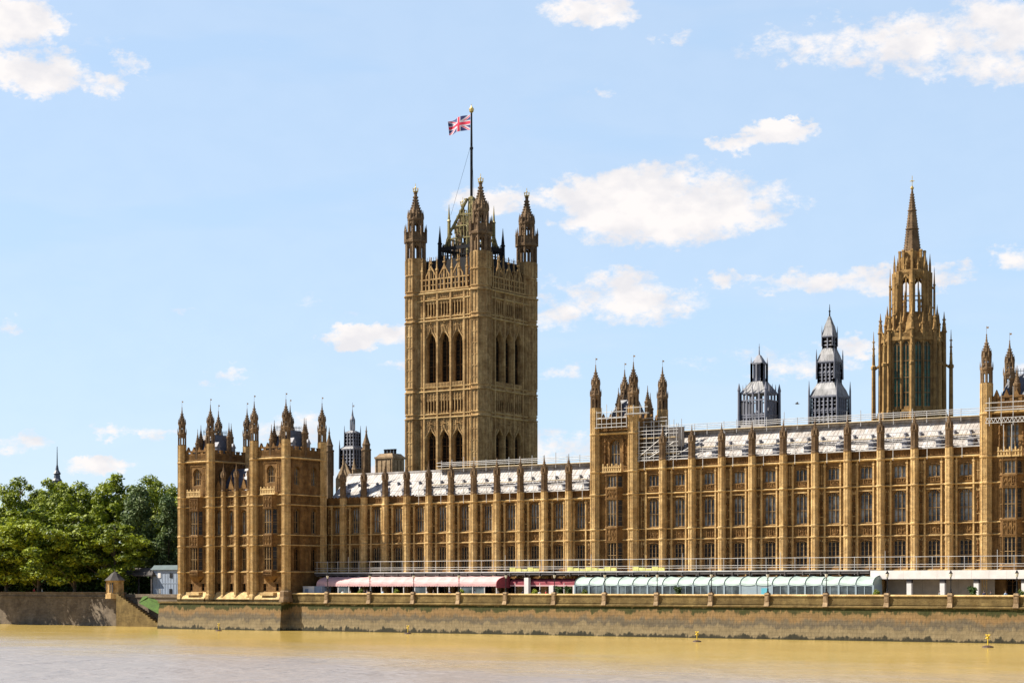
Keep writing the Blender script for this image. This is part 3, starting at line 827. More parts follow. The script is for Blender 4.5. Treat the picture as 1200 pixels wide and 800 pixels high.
# ================================================================== PALACE: END PAVILION
PX0, PX1, PX2, PX3 = -66.94, -59.71, -48.9, -41.3
wing = thing('palace_pavilion', 'southern end pavilion with two turreted square towers, standing straight on the river wall', 'palace wing', (-54, -6, 5))
WB = (10.3, 15.1, 16.9, 22.3, 24.1)
def wing_tower(x0, x1, left):
    L = x1 - x0
    def deco(mb):
        for xc in (L * .24, L * .76):
            for z0, z1 in ((10.8, 14.9), (17.4, 22.0), (24.7, 30.0)):
                for q in (-.42, 0, .42): mb.tube((xc + q, -.03, z0), (xc + q, -.03, z1), .06, 4)
                for z in (z0 + .2, (z0 + z1) / 2, z1 - .2): mb.box(xc - .5, xc + .5, -.09, .01, z - .06, z + .06)
        carving(mb, .9, L * .5 - 1.9, 15.4, 16.8, 1); carving(mb, L * .5 + 1.9, L - .9, 15.4, 16.8, 1)
        carving(mb, .9, L - .9, 30.0, 30.6, 7)
    wins = [(L * .5 - 1.5, 6.9, .75, 1.5, 1, (), 0, .3, 'glass_void'), (L * .5 + 1.5, 6.9, .75, 1.5, 1, (), 0, .3, 'glass_void'),
            (L * .5, 26.4, 1.75, 3.1, 3, (.4,), .8, .5)]
    facade(wing, (x0, -10.75, 0), 0, L, 5, 32.4, wins, ((WB[0], .35, .25), (WB[1], .3, .2), (WB[2], .3, .2), (WB[3], .32, .25), (WB[4], .32, .25), (30.6, .5, .45)), deco=deco)
    oriel(wing, (x0 + L / 2, -10.75, 0), 0, ((10.7, 4.3), (17.2, 4.5)), 9.7, 24.2, w=2.0)
    # balcony over the bay window
    b = MB()
    b.box(-1.75, 1.75, -1.0, 0, 24.25, 24.5)
    for i in range(9): b.box(-1.7 + .4 * i, -1.5 + .4 * i, -.95, -.8, 24.5, 25.4 if i % 2 else 25.7)
    b.box(-1.75, 1.75, -1.0, -.78, 25.1, 25.25)
    mk('balcony', b, M['trim'], wing, (x0 + L / 2, -10.75, 0))
    # sloping plinth
    b = MB(); b.ext([(-.02, 6.8), (-.25, 6.6), (-1.15, 5.6), (-1.25, 5.0), (.3, 5.0)], .8, L - .8)
    b.box(L / 2 - 1.6, L / 2 + 1.6, -1.2, 0, 6.2, 6.75)
    mk('plinth', b, M['trim'], wing, (x0, -10.75, 0))
    # right hand face
    D = 9.5
    def deco2(mb):
        for z0, z1 in ((10.8, 14.9), (17.4, 22.0), (25, 30.0)):
            for xc in (.9, 4.55, 5.35, 8.7):
                mb.tube((xc, -.04, z0 - .3), (xc, -.04, z1 + .3), .09, 4)
                mb.tube((xc + .35, -.02, z0), (xc + .35, -.02, z1), .05, 4)
                for z in (z0 + .2, (z0 + z1) / 2, z1 - .2): mb.box(xc - .1, xc + .5, -.08, .01, z - .05, z + .05)
        carving(mb, .9, 8.7, 15.4, 16.8, 7); carving(mb, .9, 8.7, 22.8, 24.0, 7); carving(mb, .9, 8.7, 30.0, 30.6, 9)
    w2 = [(2.55, 26.0, 1.35, 3.3, 2, (.45,), .6, .5), (7.2, 26.0, 1.35, 3.3, 2, (.45,), .6, .5)]
    if not left:
        for xc in (2.55, 7.2): w2 += [(xc, 10.6, 1.6, 4.3, 2, (.45,), .5, .6, 'glass_void'), (xc, 17.3, 1.6, 4.5, 2, (.45,), .5, .6, 'glass_dark')]
    facade(wing, (x1 + .35, -11.0, 0), R(90), D, 5, 32.4, w2, ((WB[0], .35, .2), (WB[1], .3, .2), (WB[2], .3, .2), (WB[3], .32, .25), (WB[4], .32, .25), (30.6, .5, .45)), deco=deco2)
    # parapets
    b = MB(); battlement(b, .7, L - .7, 31.1, 32.9, n=9)
    for i in range(4): b.gable(L * (.2 + .2 * i) - .5, L * (.2 + .2 * i) + .5, -.2, .2, 32.6, 33.6)
    mk('parapet', b, M['stone'], wing, (x0, -10.75, 0))
    b = MB(); battlement(b, .7, D - .7, 31.1, 32.9, n=11)
    mk('parapet', b, M['stone'], wing, (x1 + .35, -11.0, 0), R(90))
    plain_walls(wing, [(x1, -1.5), (x0, -1.5), (x0 - .3, -11)], 5, 32.4)
    # steep slate roof with an iron crest
    b = MB(); b.frus(x0 + .9, x1 - .9, -10.0, -2.4, 31.0, x0 + 2.6, x1 - 2.2, -8.0, -4.4, 36.0)
    mk('roof', b, M['slate'], wing, (0, 0, 0))
    b = MB()
    for i in range(9):
        xx = x0 + 2.6 + (x1 - x0 - 4.8) * i / 8
        b.tube((xx, -8.0, 36.0), (xx, -8.0, 36.9), .04, 4); b.tube((xx, -4.4, 36.0), (xx, -4.4, 36.9), .04, 4)
    b.box(x0 + 2.6, x1 - 2.2, -8.03, -7.97, 36.5, 36.56); b.box(x1 - 2.23, x1 - 2.17, -8, -4.4, 36.5, 36.56)
    mk('crest', b, M['iron'], wing, (0, 0, 0))
    for (dx, dy, T) in ((L * .5, -10.6, 36.9), (L * .40, -9.0, 37.8), (L * .62, -9.0, 37.6), (L + .2, -6.3, 38.2), (L - 1.2, -4.2, 38.3)):
        b = MB()
        b.rings(0, 0, [(31, .42), (T - 3.0, .42), (T - 2.9, .52), (T - 2.6, .52), (T - 2.5, .36)])
        oct_panels(b, 0, 0, 31.2, T - 3.1, .42, 1.0, t=.04)
        spirelet(b, 0, 0, T - 2.6, T, .36)
        mk('pinnacle', b, M['stone_turret'], wing, (x0 + dx, dy, 0))
    for (yy) in (-8.4, -4.4):
        b = MB(); b.box(x1 - 1.6, x1 - .4, yy - .45, yy + .45, 32, 33.6); b.ext([(yy - .6, 33.6), (yy, 34.5), (yy + .6, 33.6)], x1 - 2.2, x1 - .3)
        mk('dormer', b, M['lead'], wing, (0, 0, 0))
    for x, y in ((x0, -11.0), (x1, -11.0), (x0 + .2, -1.5), (x1 + .3, -1.5)):
        turret(wing, x, y, 5.0, 41.2, .80, bands=(10.2, 15.0, 16.8, 22.2, 24.0, 30.5))
wing_tower(PX0, PX1, True)
wing_tower(PX2, PX3, False)
# the three bays between the towers
Lm = PX2 - PX1
def deco(mb):
    for xc in (1.25, 4.35, 7.5):
        for s in (-1, 1):
            mb.box(xc + s * .98 - .12, xc + s * .98 + .12, -.28, .01, 7, 24)
        carving(mb, xc - .85, xc + .85, 15.4, 16.8, 2); carving(mb, xc - .85, xc + .85, 22.7, 24.0, 2)
wm = []
for xc in (1.25, 4.35, 7.5):
    wm += [(xc, 6.9, .8, 1.5, 1, (), 0, .3, 'glass_void'), (xc, 10.7, 1.35, 4.2, 2, (.5,), .4, .5, 'glass_dark'), (xc, 17.3, 1.35, 4.4, 2, (.45,), .5, .5, 'glass')]
facade(wing, (PX1, -10.1, 0), 0, Lm, 5, 24.6, wm, ((WB[0], .35, .25), (WB[1], .3, .2), (WB[2], .3, .2), (WB[3], .32, .25), (WB[4], .32, .3)), deco=deco)
for dx in (2.75, 5.95, 9.1): buttress(wing, PX1 + dx, -10.45, 5, 25.2, 30.4, .42, bands=(10.3, 15.1, 16.9, 22.3, 24.1))
b = MB(); battlement(b, .8, Lm - .8, 24.5, 25.7, n=10)
for xc in (1.25, 4.35, 7.5): b.gable(xc - .8, xc + .8, -.15, .15, 25.5, 27.4); b.tube((xc, 0, 27.3), (xc, 0, 28.2), .07, 4)
mk('parapet', b, M['stone'], wing, (PX1, -10.1, 0))
b = MB(); b.ext([(-9.4, 24.2), (-5.4, 29.6), (-1.4, 24.2)], PX1, PX2)
mk('roof', b, M['slate'], wing, (0, 0, 0))
b = MB()
for i in range(24): b.tube((PX1 + .3 + i * .45, -5.4, 29.6), (PX1 + .3 + i * .45, -5.4, 30.6), .03, 4)
b.box(PX1, PX2, -5.43, -5.37, 30.2, 30.26)
mk('crest', b, M['iron'], wing, (0, 0, 0))
b = MB(); b.ext([(-.02, 6.8), (-.25, 6.6), (-1.0, 5.6), (-1.1, 5.0), (.3, 5.0)], .8, Lm - .8)
mk('plinth', b, M['trim'], wing, (PX1, -10.1, 0))
b = MB()
b.box(-52.9, -51.4, -8.6, -6.6, 24.5, 28.6); b.ext([(-8.7, 28.6), (-7.6, 29.4), (-6.5, 28.6)], -53.0, -51.2)
mk('dormer', b, M['lead_pale'], wing, (0, 0, 0))
# short return wall joining the range
def deco(mb):
    for xc in (.5, 1.1, 1.7):
        mb.tube((xc, -.03, 10.5), (xc, -.03, 22), .07, 4)
facade(wing, (PX3 - .1, -1.6, 0), R(90), 2.2, 5, 23.9, [], ((WB[0], .35, .2), (WB[1], .3, .2), (WB[2], .3, .2), (WB[3], .32, .25)), deco=deco)

# ================================================================== PALACE: RANGES
def bay_range(name_label, x0, x1, butts, three, ztop, ridge, T, wn):
    t = thing('palace_range', name_label, 'palace range', ((x0 + x1) / 2, 3, 5.5))
    L = x1 - x0
    edges = [x0] + butts + [x1]
    wins = []
    cs = []
    for a, b_ in zip(edges[:-1], edges[1:]):
        xc = (a + b_) / 2 - x0
        if a == x0: xc += .45
        if b_ == x1: xc -= .35
        cs.append(xc)
        wins.append((xc, 6.0, wn, 3.2, 2, (), .5, .5, 'glass_void'))
        wins.append((xc, 10.8, wn, 4.0, 3, (.42,), .18, .42, 'glass_dark'))
        wins.append((xc, 17.4, wn, 4.7, 3, (.45,), .5, .40, 'glass'))
        if three: wins.append((xc, 24.0, wn, 1.9, 3, (), .15, .38, 'glass'))
    pb = MB()
    def deco(mb):
        for xc in cs:
            zt = ztop - 1.9
            for s in (-1, 1):
                x = xc + s * (wn / 2 + .30)
                pb.box(x - .12, x + .12, -.30, .01, 7, zt)
                pb.box(x - .18, x + .18, -.36, .01, 10.1, 10.5); pb.box(x - .18, x + .18, -.36, .01, zt - .3, zt)
                pb.rings(x, -.16, [(zt - .02, .13), (zt + .55, .13), (zt + .6, .02)], 4)
                # blind panels towards the buttress
                x = xc + s * (wn / 2 + .92)
                for q in (-.30, .32):
                    pb.box(x + q - .045, x + q + .045, -.13, .01, 10.6, 15.2); pb.box(x + q - .045, x + q + .045, -.13, .01, 17.35, 22.4)
                for z in (11.6, 13.0, 14.6, 18.4, 19.8, 21.8): pb.box(x - .38, x + .38, -.12, .01, z + random.uniform(-.05, .05), z + .1)
                for z in (15.0, 22.2):
                    for q in (-.16, .17): pb.gable(x + q - .15, x + q + .15, -.12, .01, z - .35, z)
                if three:
                    for q in (-.3, 0, .3): pb.box(x + q - .04, x + q + .04, -.12, .01, 23.4, 26.4)
                    pb.box(x - .36, x + .36, -.11, .01, 24.7, 24.8)
            # little cusps and a label over the main window
            pb.box(xc - wn / 2 - .16, xc + wn / 2 + .16, -.16, .01, 22.18, 22.34)
            carving(mb, xc - wn / 2 - .18, xc + wn / 2 + .18, 15.6, 17.05, 3)
            carving(mb, xc - wn / 2 - 1.3, xc - wn / 2 - .5, 15.6, 17.05, 1); carving(mb, xc + wn / 2 + .5, xc + wn / 2 + 1.3, 15.6, 17.05, 1)
            if three: carving(mb, xc - wn / 2 - .1, xc + wn / 2 + .1, 23.25, 24.0, 3)
    zc = ztop - 1.55
    strings = [(10.15, .3, .35), (15.3, .3, .32), (17.05, .28, .34), (22.75 if three else zc, .34 if three else .45, .36 if three else .5)]
    if three: strings.append((zc, .45, .5))
    facade(t, (x0, 0, 0), 0, L, 5.5, ztop, wins, strings, deco=deco)
    mk('panelling', pb, M['stone_sunlit'], t, (x0, 0, 0))
    bands = tuple(s[0] - .1 for s in strings)
    for bx in butts: buttress(t, bx, -.72, 5.5, ztop, T, .56, bands=bands)
    for xc in cs:
        for s in (-1, 1):
            for z in ((12.4, 19.2) if not three else (12.4, 19.2)):
                mk('niche_statue', STATUE, None, t, (x0 + xc + s * (wn / 2 + .95), 0, z))
    b = MB()
    b.box(0, L, -.12, .25, zc + .45, zc + .62)
    b.box(0, L, -.03, .15, zc + .62, ztop - .28)
    b.box(0, L, -.14, .25, ztop - .28, ztop + .05)
    n = int(L / .42)
    for i in range(n):
        x = L * (i + .5) / n
        b.box(x - .06, x + .06, -.12, -.02, zc + .62, ztop - .28)
        if i % 2: b.box(x - .13, x + .13, -.1, .2, ztop + .05, ztop + .22)
    mk('parapet', b, M['carving'], t, (x0, 0, 0))
    # whitened sheet roof with rolls
    b = MB()
    y0, y1, y2 = .9, 6.6, 12.4
    z0 = ztop - .6
    b.ext([(y0, z0), (y1, ridge), (y2, z0)], x0 - .2, x1 + .2)
    n = int(L / .62)
    for i in range(n + 1):
        x = x0 + L * i / n
        b.tube((x, y0, z0), (x, y1, ridge), .05, 4)
    for q in (.33, .66): b.tube((x0, y0 + (y1 - y0) * q, z0 + (ridge - z0) * q + .02), (x1, y0 + (y1 - y0) * q, z0 + (ridge - z0) * q + .02), .05, 4)
    b.box(x0, x1, y1 - .25, y1 + .25, ridge - .1, ridge + .22)
    mk('roof', b, M['roofwhite'], t, (0, 0, 0))
    dm = MB()
    dm.box(-.42, .42, -.5, 1.3, -.3, .75); dm.ext([(-.7, .7), (-.7, .8), (1.5, 1.5), (1.5, .7)], -.12, .12)
    dm.gable(-.62, .62, -.62, 1.3, .72, 1.4); dm.box(-.05, .05, -.05, .05, 1.2, 1.9)
    dmm = dm.mesh('dormer', M['lead'])
    vm = MB(); vm.rings(0, 0, [(-.3, .2), (.3, .2), (.34, .3), (.45, .3), (.6, .05)], 8); vmm = vm.mesh('vent', M['lead'])
    for xc in cs:
        q = .17; mk('dormer', dmm, None, t, (x0 + xc + .2, y0 + (y1 - y0) * q, z0 + (ridge - z0) * q + .1))
        q = .55
        mk('vent', vmm, None, t, (x0 + xc - .7, y0 + (y1 - y0) * q, z0 + (ridge - z0) * q))
        mk('vent', vmm, None, t, (x0 + xc + 1.7, y0 + (y1 - y0) * q, z0 + (ridge - z0) * q))
    plain_walls(t, [(x1, 0), (x1, 12.4), (x0, 12.4), (x0, 0)], 5.5, z0)
    return t
LOWB = [-36.7 + 4.875 * i for i in range(11)]
low_range = bay_range('low two-storey palace range with white roof behind the pink awning', -41.3, 16.5, LOWB, False, 23.8, 28.5, 29.9, 1.75)
TALLB = [30.05 + 5.37 * i for i in range(10)]
tall_range = bay_range('tall three-storey palace range with ten buttressed pinnacles, right of the first scaffolded tower', 24.9, 83.5, TALLB, True, 28.25, 32.9, 33.6, 2.0)

# ================================================================== PALACE: CENTRE TOWERS
def centre_tower(label, x0, x1):
    y0, y1 = -.5, 8.2
    t = thing('palace_tower', label, 'palace tower', ((x0 + x1) / 2, 4, 5.5))
    L = x1 - x0
    S = (10.15, 15.3, 17.05, 22.75, 26.5)
    strings = tuple((z, .32, .25) for z in S) + ((32.7, .5, .45),)
    def deco(mb):
        for xc in (L * .21, L * .79):
            for z0, z1 in ((10.6, 15), (17.5, 22.4), (23.2, 26.2), (27.2, 32.2)):
                for q in (-.4, 0, .4): mb.tube((xc + q, -.03, z0), (xc + q, -.03, z1), .06, 4)
                for z in (z0 + .2, (z0 + z1) / 2, z1 - .2): mb.box(xc - .5, xc + .5, -.09, .01, z - .06, z + .06)
        carving(mb, .9, L * .5 - 1.9, 15.6, 17.0, 1); carving(mb, L * .5 + 1.9, L - .9, 15.6, 17.0, 1)
        carving(mb, .9, L - .9, 31.9, 32.6, 8)
    facade(t, (x0, y0 + .1, 0), 0, L, 5.5, 35.0, [(L / 2, 6, 1.8, 3, 2, (), .4, .5, 'glass_void'), (L / 2, 27.6, 1.95, 4.3, 3, (.45,), .9, .6)], strings, deco=deco)
    for s in (-1, 1):
        for z in (28.2, 29.9): mk('niche_statue', STATUE, None, t, (x0 + L / 2 + s * 1.75, y0 + .1, z))
    oriel(t, (x0 + L / 2, y0 + .1, 0), 0, ((11.0, 4.0), (17.6, 4.4), (24.0, 1.9)), 10.3, 26.4, w=2.0, proj=.9)
    b = MB()
    b.box(-1.8, 1.8, -1.05, 0, 26.45, 26.7)
    for i in range(9): b.box(-1.75 + .42 * i, -1.55 + .42 * i, -1.0, -.85, 26.7, 27.5 if i % 2 else 27.9)
    b.box(-1.8, 1.8, -1.05, -.82, 27.2, 27.35)
    mk('balcony', b, M['trim'], t, (x0 + L / 2, y0 + .1, 0))
    D = y1 - y0
    def deco2(mb):
        for xc in (1.4, 2.4, D - 2.4, D - 1.4):
            mb.tube((xc, -.03, 27), (xc, -.03, 32.2), .08, 4)
        carving(mb, .9, D - .9, 31.9, 32.6, 8)
    facade(t, (x1 + .3, y0, 0), R(90), D, 5.5, 35.0, [(D / 2, 28.0, 1.8, 3.9, 3, (.45,), .8, .6)], strings, deco=deco2)
    facade(t, (x0 - .3, y1, 0), R(-90), D, 5.5, 35.0, [(D / 2, 28.0, 1.8, 3.9, 3, (.45,), .8, .6)], strings)
    plain_walls(t, [(x1, y1), (x0, y1)], 5.5, 35)
    for loc, rz, LL in (((x0, y0 + .1, 0), 0, L), ((x1 + .3, y0, 0), R(90), D)):
        b = MB(); battlement(b, .8, LL - .8, 33.3, 35.3, n=9)
        for i in range(4): b.gable(LL * (.2 + .2 * i) - .5, LL * (.2 + .2 * i) + .5, -.2, .2, 35.0, 36.2)
        mk('parapet', b, M['stone'], t, loc, rz)
    b = MB(); b.frus(x0 + .8, x1 - .8, y0 + .9, y1 - .9, 33.2, x0 + 2.5, x1 - 2.3, y0 + 3, y1 - 3, 38.6)
    mk('roof', b, M['slate'], t, (0, 0, 0))
    b = MB()
    for i in range(8):
        xx = x0 + 2.5 + (L - 4.8) * i / 7
        b.tube((xx, y0 + 3, 38.6), (xx, y0 + 3, 39.4), .04, 4)
    b.box(x0 + 2.5, x1 - 2.3, y0 + 2.97, y0 + 3.03, 39.0, 39.06)
    mk('crest', b, M['iron'], t, (0, 0, 0))
    for (px, py, T) in ((x0 + L * .42, y0 + 2.2, 40.6), (x0 + L * .58, y0 + .6, 39.6), (x1 + .1, y0 + D * .5, 40.9), (x1 - 1, y1 - 1.6, 40)):
        b = MB()
        b.rings(0, 0, [(33, .45), (T - 3.0, .45), (T - 2.9, .55), (T - 2.6, .55), (T - 2.5, .38)])
        oct_panels(b, 0, 0, 33.4, T - 3.1, .45, 1.0, t=.04)
        spirelet(b, 0, 0, T - 2.6, T, .38)
        mk('pinnacle', b, M['stone_turret'], t, (px, py, 0))
    for x, y in ((x0, y0), (x1, y0), (x0 + .3, y1), (x1 + .4, y1)):
        turret(t, x, y, 5.5, 44.4, .86, mat='stone_turret', bands=(10.05, 15.2, 16.95, 22.65, 26.4, 32.6))
    return t
TX0, TX1 = 17.2, 24.45
centre_tower('square turreted tower with scaffolding round its top, between the low and the tall range', TX0, TX1)
RX0, RX1 = 83.95, 91.4
centre_tower('square turreted tower cut by the right edge, with scaffold rails across its cornice', RX0, RX1)
# a stretch of range carries on beyond the frame

# ================================================================== GREAT SQUARE TOWER
VX, VY, VL = -62.7, 78.3, 18.35        # near corner turret and the spacing of the corner turrets
vt = thing('great_square_tower', 'tallest tower, square and flat topped, with four crowned corner turrets and big dark arched openings', 'tower', (VX - VL / 2, VY + VL / 2, 5.5))
VS = ((45.7, .55, .45), (46.6, .4, .35), (51.7, .55, .45), (52.7, .4, .35), (67.7, .55, .5), (68.5, .4, .35), (72.4, .45, .4), (74.0, .6, .5))
def vt_face(loc, rz, detail=True):
    c = VL / 2
    wins = []
    for k in (-1, 0, 1):
        xc = c + k * 3.75
        wins.append((xc, 34.0, 2.5, 8.9, 2, (.3, .62), 1.7, 1.0, 'glass_void'))
        for q in (-1.22, -.41, .41, 1.22):
            wins.append((xc + q, 47.4, .60, 2.35, 1, (), .25, .28, 'glass_void'))
            wins.append((xc + q, 69.2, .60, 2.6, 1, (), .25, .28, 'glass_void'))
        wins.append((xc, 53.9, 2.6, 11.2, 2, (.34,), 2.3, 1.05, 'glass_void'))
    def deco(mb):
        for k in (-1.5, -.5, .5, 1.5):
            x = c + k * 3.75
            mb.box(x - .22, x + .22, -.4, .01, 20, 74.2)
            mb.box(x - .4, x + .4, -.22, .01, 20, 74.2)
        for x in (c - 6.5, c - 7.1, c + 6.5, c + 7.1): mb.box(x - .12, x + .12, -.25, .01, 20, 74.2)
        for k in (-1, 0, 1):
            xc = c + k * 3.75
            # ogee hoods with a finial
            for za, ht, wd in ((62.6, 3.0, 1.75), (40.9, 2.3, 1.6)):
                for s in (-1, 1):
                    p = [(wd, 0), (wd * .86, ht * .38), (wd * .5, ht * .66), (wd * .2, ht * .95), (0, ht * 1.35)]
                    for (ax, az), (bx, bz) in zip(p[:-1], p[1:]):
                        mb.tube((xc + s * ax, -.16, za + az), (xc + s * bx, -.16, za + bz), .17, 5)
                for q, r in ((1.35, .2), (1.6, .42), (1.85, .2), (2.0, .28)):
                    mb.rings(xc, -.2, [(za + ht * q - .2, .05), (za + ht * q, r), (za + ht * q + .2, .05)], 4, 0)
            for z in (44.2, 66.5): carving(mb, xc - 1.6, xc - .5, z, z + 1.1, 1); carving(mb, xc + .5, xc + 1.6, z, z + 1.1, 1)
            mb.box(xc - 1.5, xc + 1.5, -.28, .01, 53.0, 53.85)
            for i in range(7): mb.box(xc - 1.3 + i * .43 - .06, xc - 1.3 + i * .43 + .06, -.36, -.27, 53.1, 53.8)
            for q in (-1.63, -.81, 0, .81, 1.63):
                for z0, z1 in ((47.2, 51.4), (69.0, 72.2)): mb.box(xc + q - .09, xc + q + .09, -.2, .01, z0, z1)
            carving(mb, xc - 1.6, xc + 1.6, 50.0, 51.5, 4); carving(mb, xc - 1.6, xc + 1.6, 73.0, 73.9, 5)
        # blind tracery above the great arches
        for i in range(24):
            x = c - 5.6 + 11.2 * i / 23
            mb.box(x - .05, x + .05, -.12, .01, 65.3, 67.6); mb.box(x - .05, x + .05, -.12, .01, 43.2, 45.6)
    facade(vt, loc, rz, VL, 5.5, 74.6, wins, VS, mat='stone_tower', deco=deco)
    # openwork parapet with gables and pinnacles
    b = MB()
    b.box(2.3, VL - 2.3, -.35, .3, 74.6, 75.0)
    for k in range(13):
        x = 2.9 + (VL - 5.8) * k / 12
        b.box(x - .13, x + .13, -.25, .15, 75.0, 77.2)
    b.box(2.3, VL - 2.3, -.3, .2, 77.2, 77.5); b.box(2.3, VL - 2.3, -.22, .12, 76.0, 76.2)
    for k in range(7):
        x = 2.9 + (VL - 5.8) * k / 6
        b.rings(x, -.1, [(74.6, .34), (79.2, .30), (79.3, .42), (79.6, .42), (79.7, .25), (82.6, .03)], 4)
        for z in (80.2, 81, 81.7): b.box(x - .16, x + .16, -.26, .06, z, z + .15)
    for k in (-1, 0, 1):
        x = c + k * 3.75
        for s in (-1, 1):
            b.tube((x + s * 1.35, -.1, 77.3), (x + s * 1.35, -.1, 78.2), .2, 4)
            b.tube((x + s * 1.4, -.1, 78.1), (x, -.1, 80.3), .2, 4)
            b.tube((x + s * .7, -.1, 77.3), (x + s * .7, -.1, 79.2), .12, 4)
        b.tube((x, -.1, 77.3), (x, -.1, 82.4), .13, 4)
        b.box(x - .3, x + .3, -.4, .2, 80.9, 81.2)
    mk('parapet', b, M['stone_tower'], vt, loc, rz)
vt_face((VX - VL, VY - 1.15, 0), 0)
vt_face((VX + 1.15, VY, 0), R(90))
plain_walls(vt, [(VX + 1, VY + VL + 1.1), (VX - VL - 1.1, VY + VL + 1.1), (VX - VL - 1.1, VY - 1)], 5.5, 77, 'stone_tower')
def vt_turrets():
    r = 2.35
    s = MB()
    s.rings(0, 0, [(5.5, r), (82.6, r)])
    for za, zb_ in ((6, 45.6), (47.2, 51.5), (53.2, 67.5), (69.2, 73.8), (75, 78.3), (79, 82.4)):
        oct_panels(s, 0, 0, za, zb_, r, 2.55 if zb_ - za > 5 else 20, t=.14)
    for z, h, p in ((45.6, .5, .3), (46.6, .4, .2), (51.6, .5, .3), (52.7, .4, .2), (67.6, .5, .35), (68.6, .4, .2), (73.7, .6, .4), (74.7, .4, .2), (78.4, .4, .2)):
        s.rings(0, 0, [(z, r), (z + h * .3, r + p), (z + h * .8, r + p), (z + h, r)])
    sm = s.mesh('turret', M['stone_tower'])
    l = MB()
    def stage(z0, z1, rr, post, mull=True):
        for k in range(8):
            a, b_ = math.pi / 8 + k * math.pi / 4, math.pi / 8 + (k + 1) * math.pi / 4
            p, q = Vector((math.cos(a), math.sin(a))) * rr, Vector((math.cos(b_), math.sin(b_))) * rr
            m = (p + q) / 2
            l.tube((p.x, p.y, z0), (p.x, p.y, z1), post, 6)
            if mull: l.tube((m.x, m.y, z0), (m.x, m.y, z1 - .4), post * .35, 4)
            l.tube((p.x, p.y, z1 - .9), (m.x, m.y, z1 - .1), post * .7, 4)
            l.tube((q.x, q.y, z1 - .9), (m.x, m.y, z1 - .1), post * .7, 4)
    stage(82.5, 86.2, r * .90, .34)
    l.rings(0, 0, [(86.1, r * .95), (86.4, r * 1.12), (86.9, r * 1.15), (87.1, r * .98), (88.5, r * .96), (88.7, r * 1.04), (88.8, r * .8)])
    oct_panels(l, 0, 0, 87.1, 88.5, r * .97, 20, t=.09)
    for k in range(8):
        a = math.pi / 8 + k * math.pi / 4
        px, py = r * 1.08 * math.cos(a), r * 1.08 * math.sin(a)
        l.rings(px, py, [(86.3, .2), (88.9, .2), (89.0, .28), (89.2, .2), (90.6, .02)], 4)
    stage(88.8, 91.3, r * .70, .26)
    l.rings(0, 0, [(91.2, r * .72), (91.5, r * .82), (91.9, r * .84), (92.1, r * .72)])
    for k in range(8):
        a = k * math.pi / 4
        px, py = r * .72 * math.cos(a), r * .72 * math.sin(a)
        l.rings(px, py, [(91.4, .1), (92.2, .30), (92.9, .22), (94.0, .02)], 4, a)
    lm = l.mesh('lantern', M['stone_turret'])
    p = MB()
    p.rings(0, 0, [(92.0, r * .74), (92.9, r * .68), (93.8, r * .52), (94.8, r * .35), (95.9, r * .23), (97.6, r * .15), (97.8, r * .22), (98.0, r * .12)])
    for k in range(8):
        a = math.pi / 8 + k * math.pi / 4
        for z, q in ((92.9, .69), (93.6, .56), (94.2, .45), (94.8, .36), (95.4, .29), (96.0, .24), (96.7, .20)):
            x, y = r * q * math.cos(a), r * q * math.sin(a)
            p.box(x - .13, x + .13, y - .13, y + .13, z, z + .3)
    pm = p.mesh('spire', M['stone_turret'])
    c = MB()
    c.rings(0, 0, [(97.9, .28), (98.1, .62), (98.25, .62), (98.3, .5)])
    for k in range(6):
        a = k * math.pi / 3
        c.tube((.55 * math.cos(a), .55 * math.sin(a), 98.2), (.66 * math.cos(a), .66 * math.sin(a), 99.0), .07, 4)
        c.tube((.6 * math.cos(a), .6 * math.sin(a), 98.6), (0, 0, 99.3), .05, 4)
    c.tube((0, 0, 98), (0, 0, 100.0), .07, 4)
    cm = c.mesh('crown_finial', M['gilt'])
    for x, y in ((VX, VY), (VX - VL, VY), (VX, VY + VL), (VX - VL, VY + VL)):
        o = mk('turret', sm, None, vt, (x, y, 0))
        mk('lantern', lm, None, o, (x, y, 0)); q = mk('spire', pm, None, o, (x, y, 0)); mk('crown_finial', cm, None, o, (x, y, 0))
vt_turrets()
cx, cy = VX - VL / 2, VY + VL / 2
b = MB(); b.frus(cx - 9, cx + 9, cy - 9, cy + 9, 74.8, cx - 7.6, cx + 7.6, cy - 7.6, cy + 7.6, 82.2)
for i in range(26):
    q = -7.6 + 15.2 * i / 25
    for (x, y) in ((cx + q, cy - 7.6), (cx + 7.6, cy + q)): b.tube((x, y, 82.1), (x, y, 83.0), .05, 4)
mk('roof', b, M['iron'], vt, (0, 0, 0))
b = MB()      # gilded gallery in the middle of the roof
b.box(cx - 5.2, cx + 5.2, cy - 5.2, cy + 5.2, 82.2, 82.5)
for i in range(11):
    q = -5.2 + 10.4 * i / 10
    for (x, y) in ((cx + q, cy - 5.2), (cx + 5.2, cy + q), (cx - 5.2, cy + q), (cx + q, cy + 5.2)):
        b.tube((x, y, 82.4), (x, y, 85.6), .14, 4); b.rings(x, y, [(85.4, .2), (86.4, .02)], 4)
for (xa, xb, ya, yb) in ((-5.3, 5.3, -5.35, -5.1), (5.1, 5.35, -5.3, 5.3), (-5.3, 5.3, 5.1, 5.35), (-5.35, -5.1, -5.1, 5.1)):
    b.box(cx + xa, cx + xb, cy + ya, cy + yb, 84.7, 85.5); b.box(cx + xa, cx + xb, cy + ya, cy + yb, 83.3, 83.5)
for sx in (-1, 1):
    for sy in (-1, 1):
        b.rings(cx + sx * 5.2, cy + sy * 5.2, [(82.3, .5), (86.2, .45), (86.4, .6), (86.7, .4), (90.5, .03)], 4)
mk('roof_gallery', b, M['iron'], vt, (0, 0, 0))
b = MB()      # open pyramid of ribs that steadies the flagpole
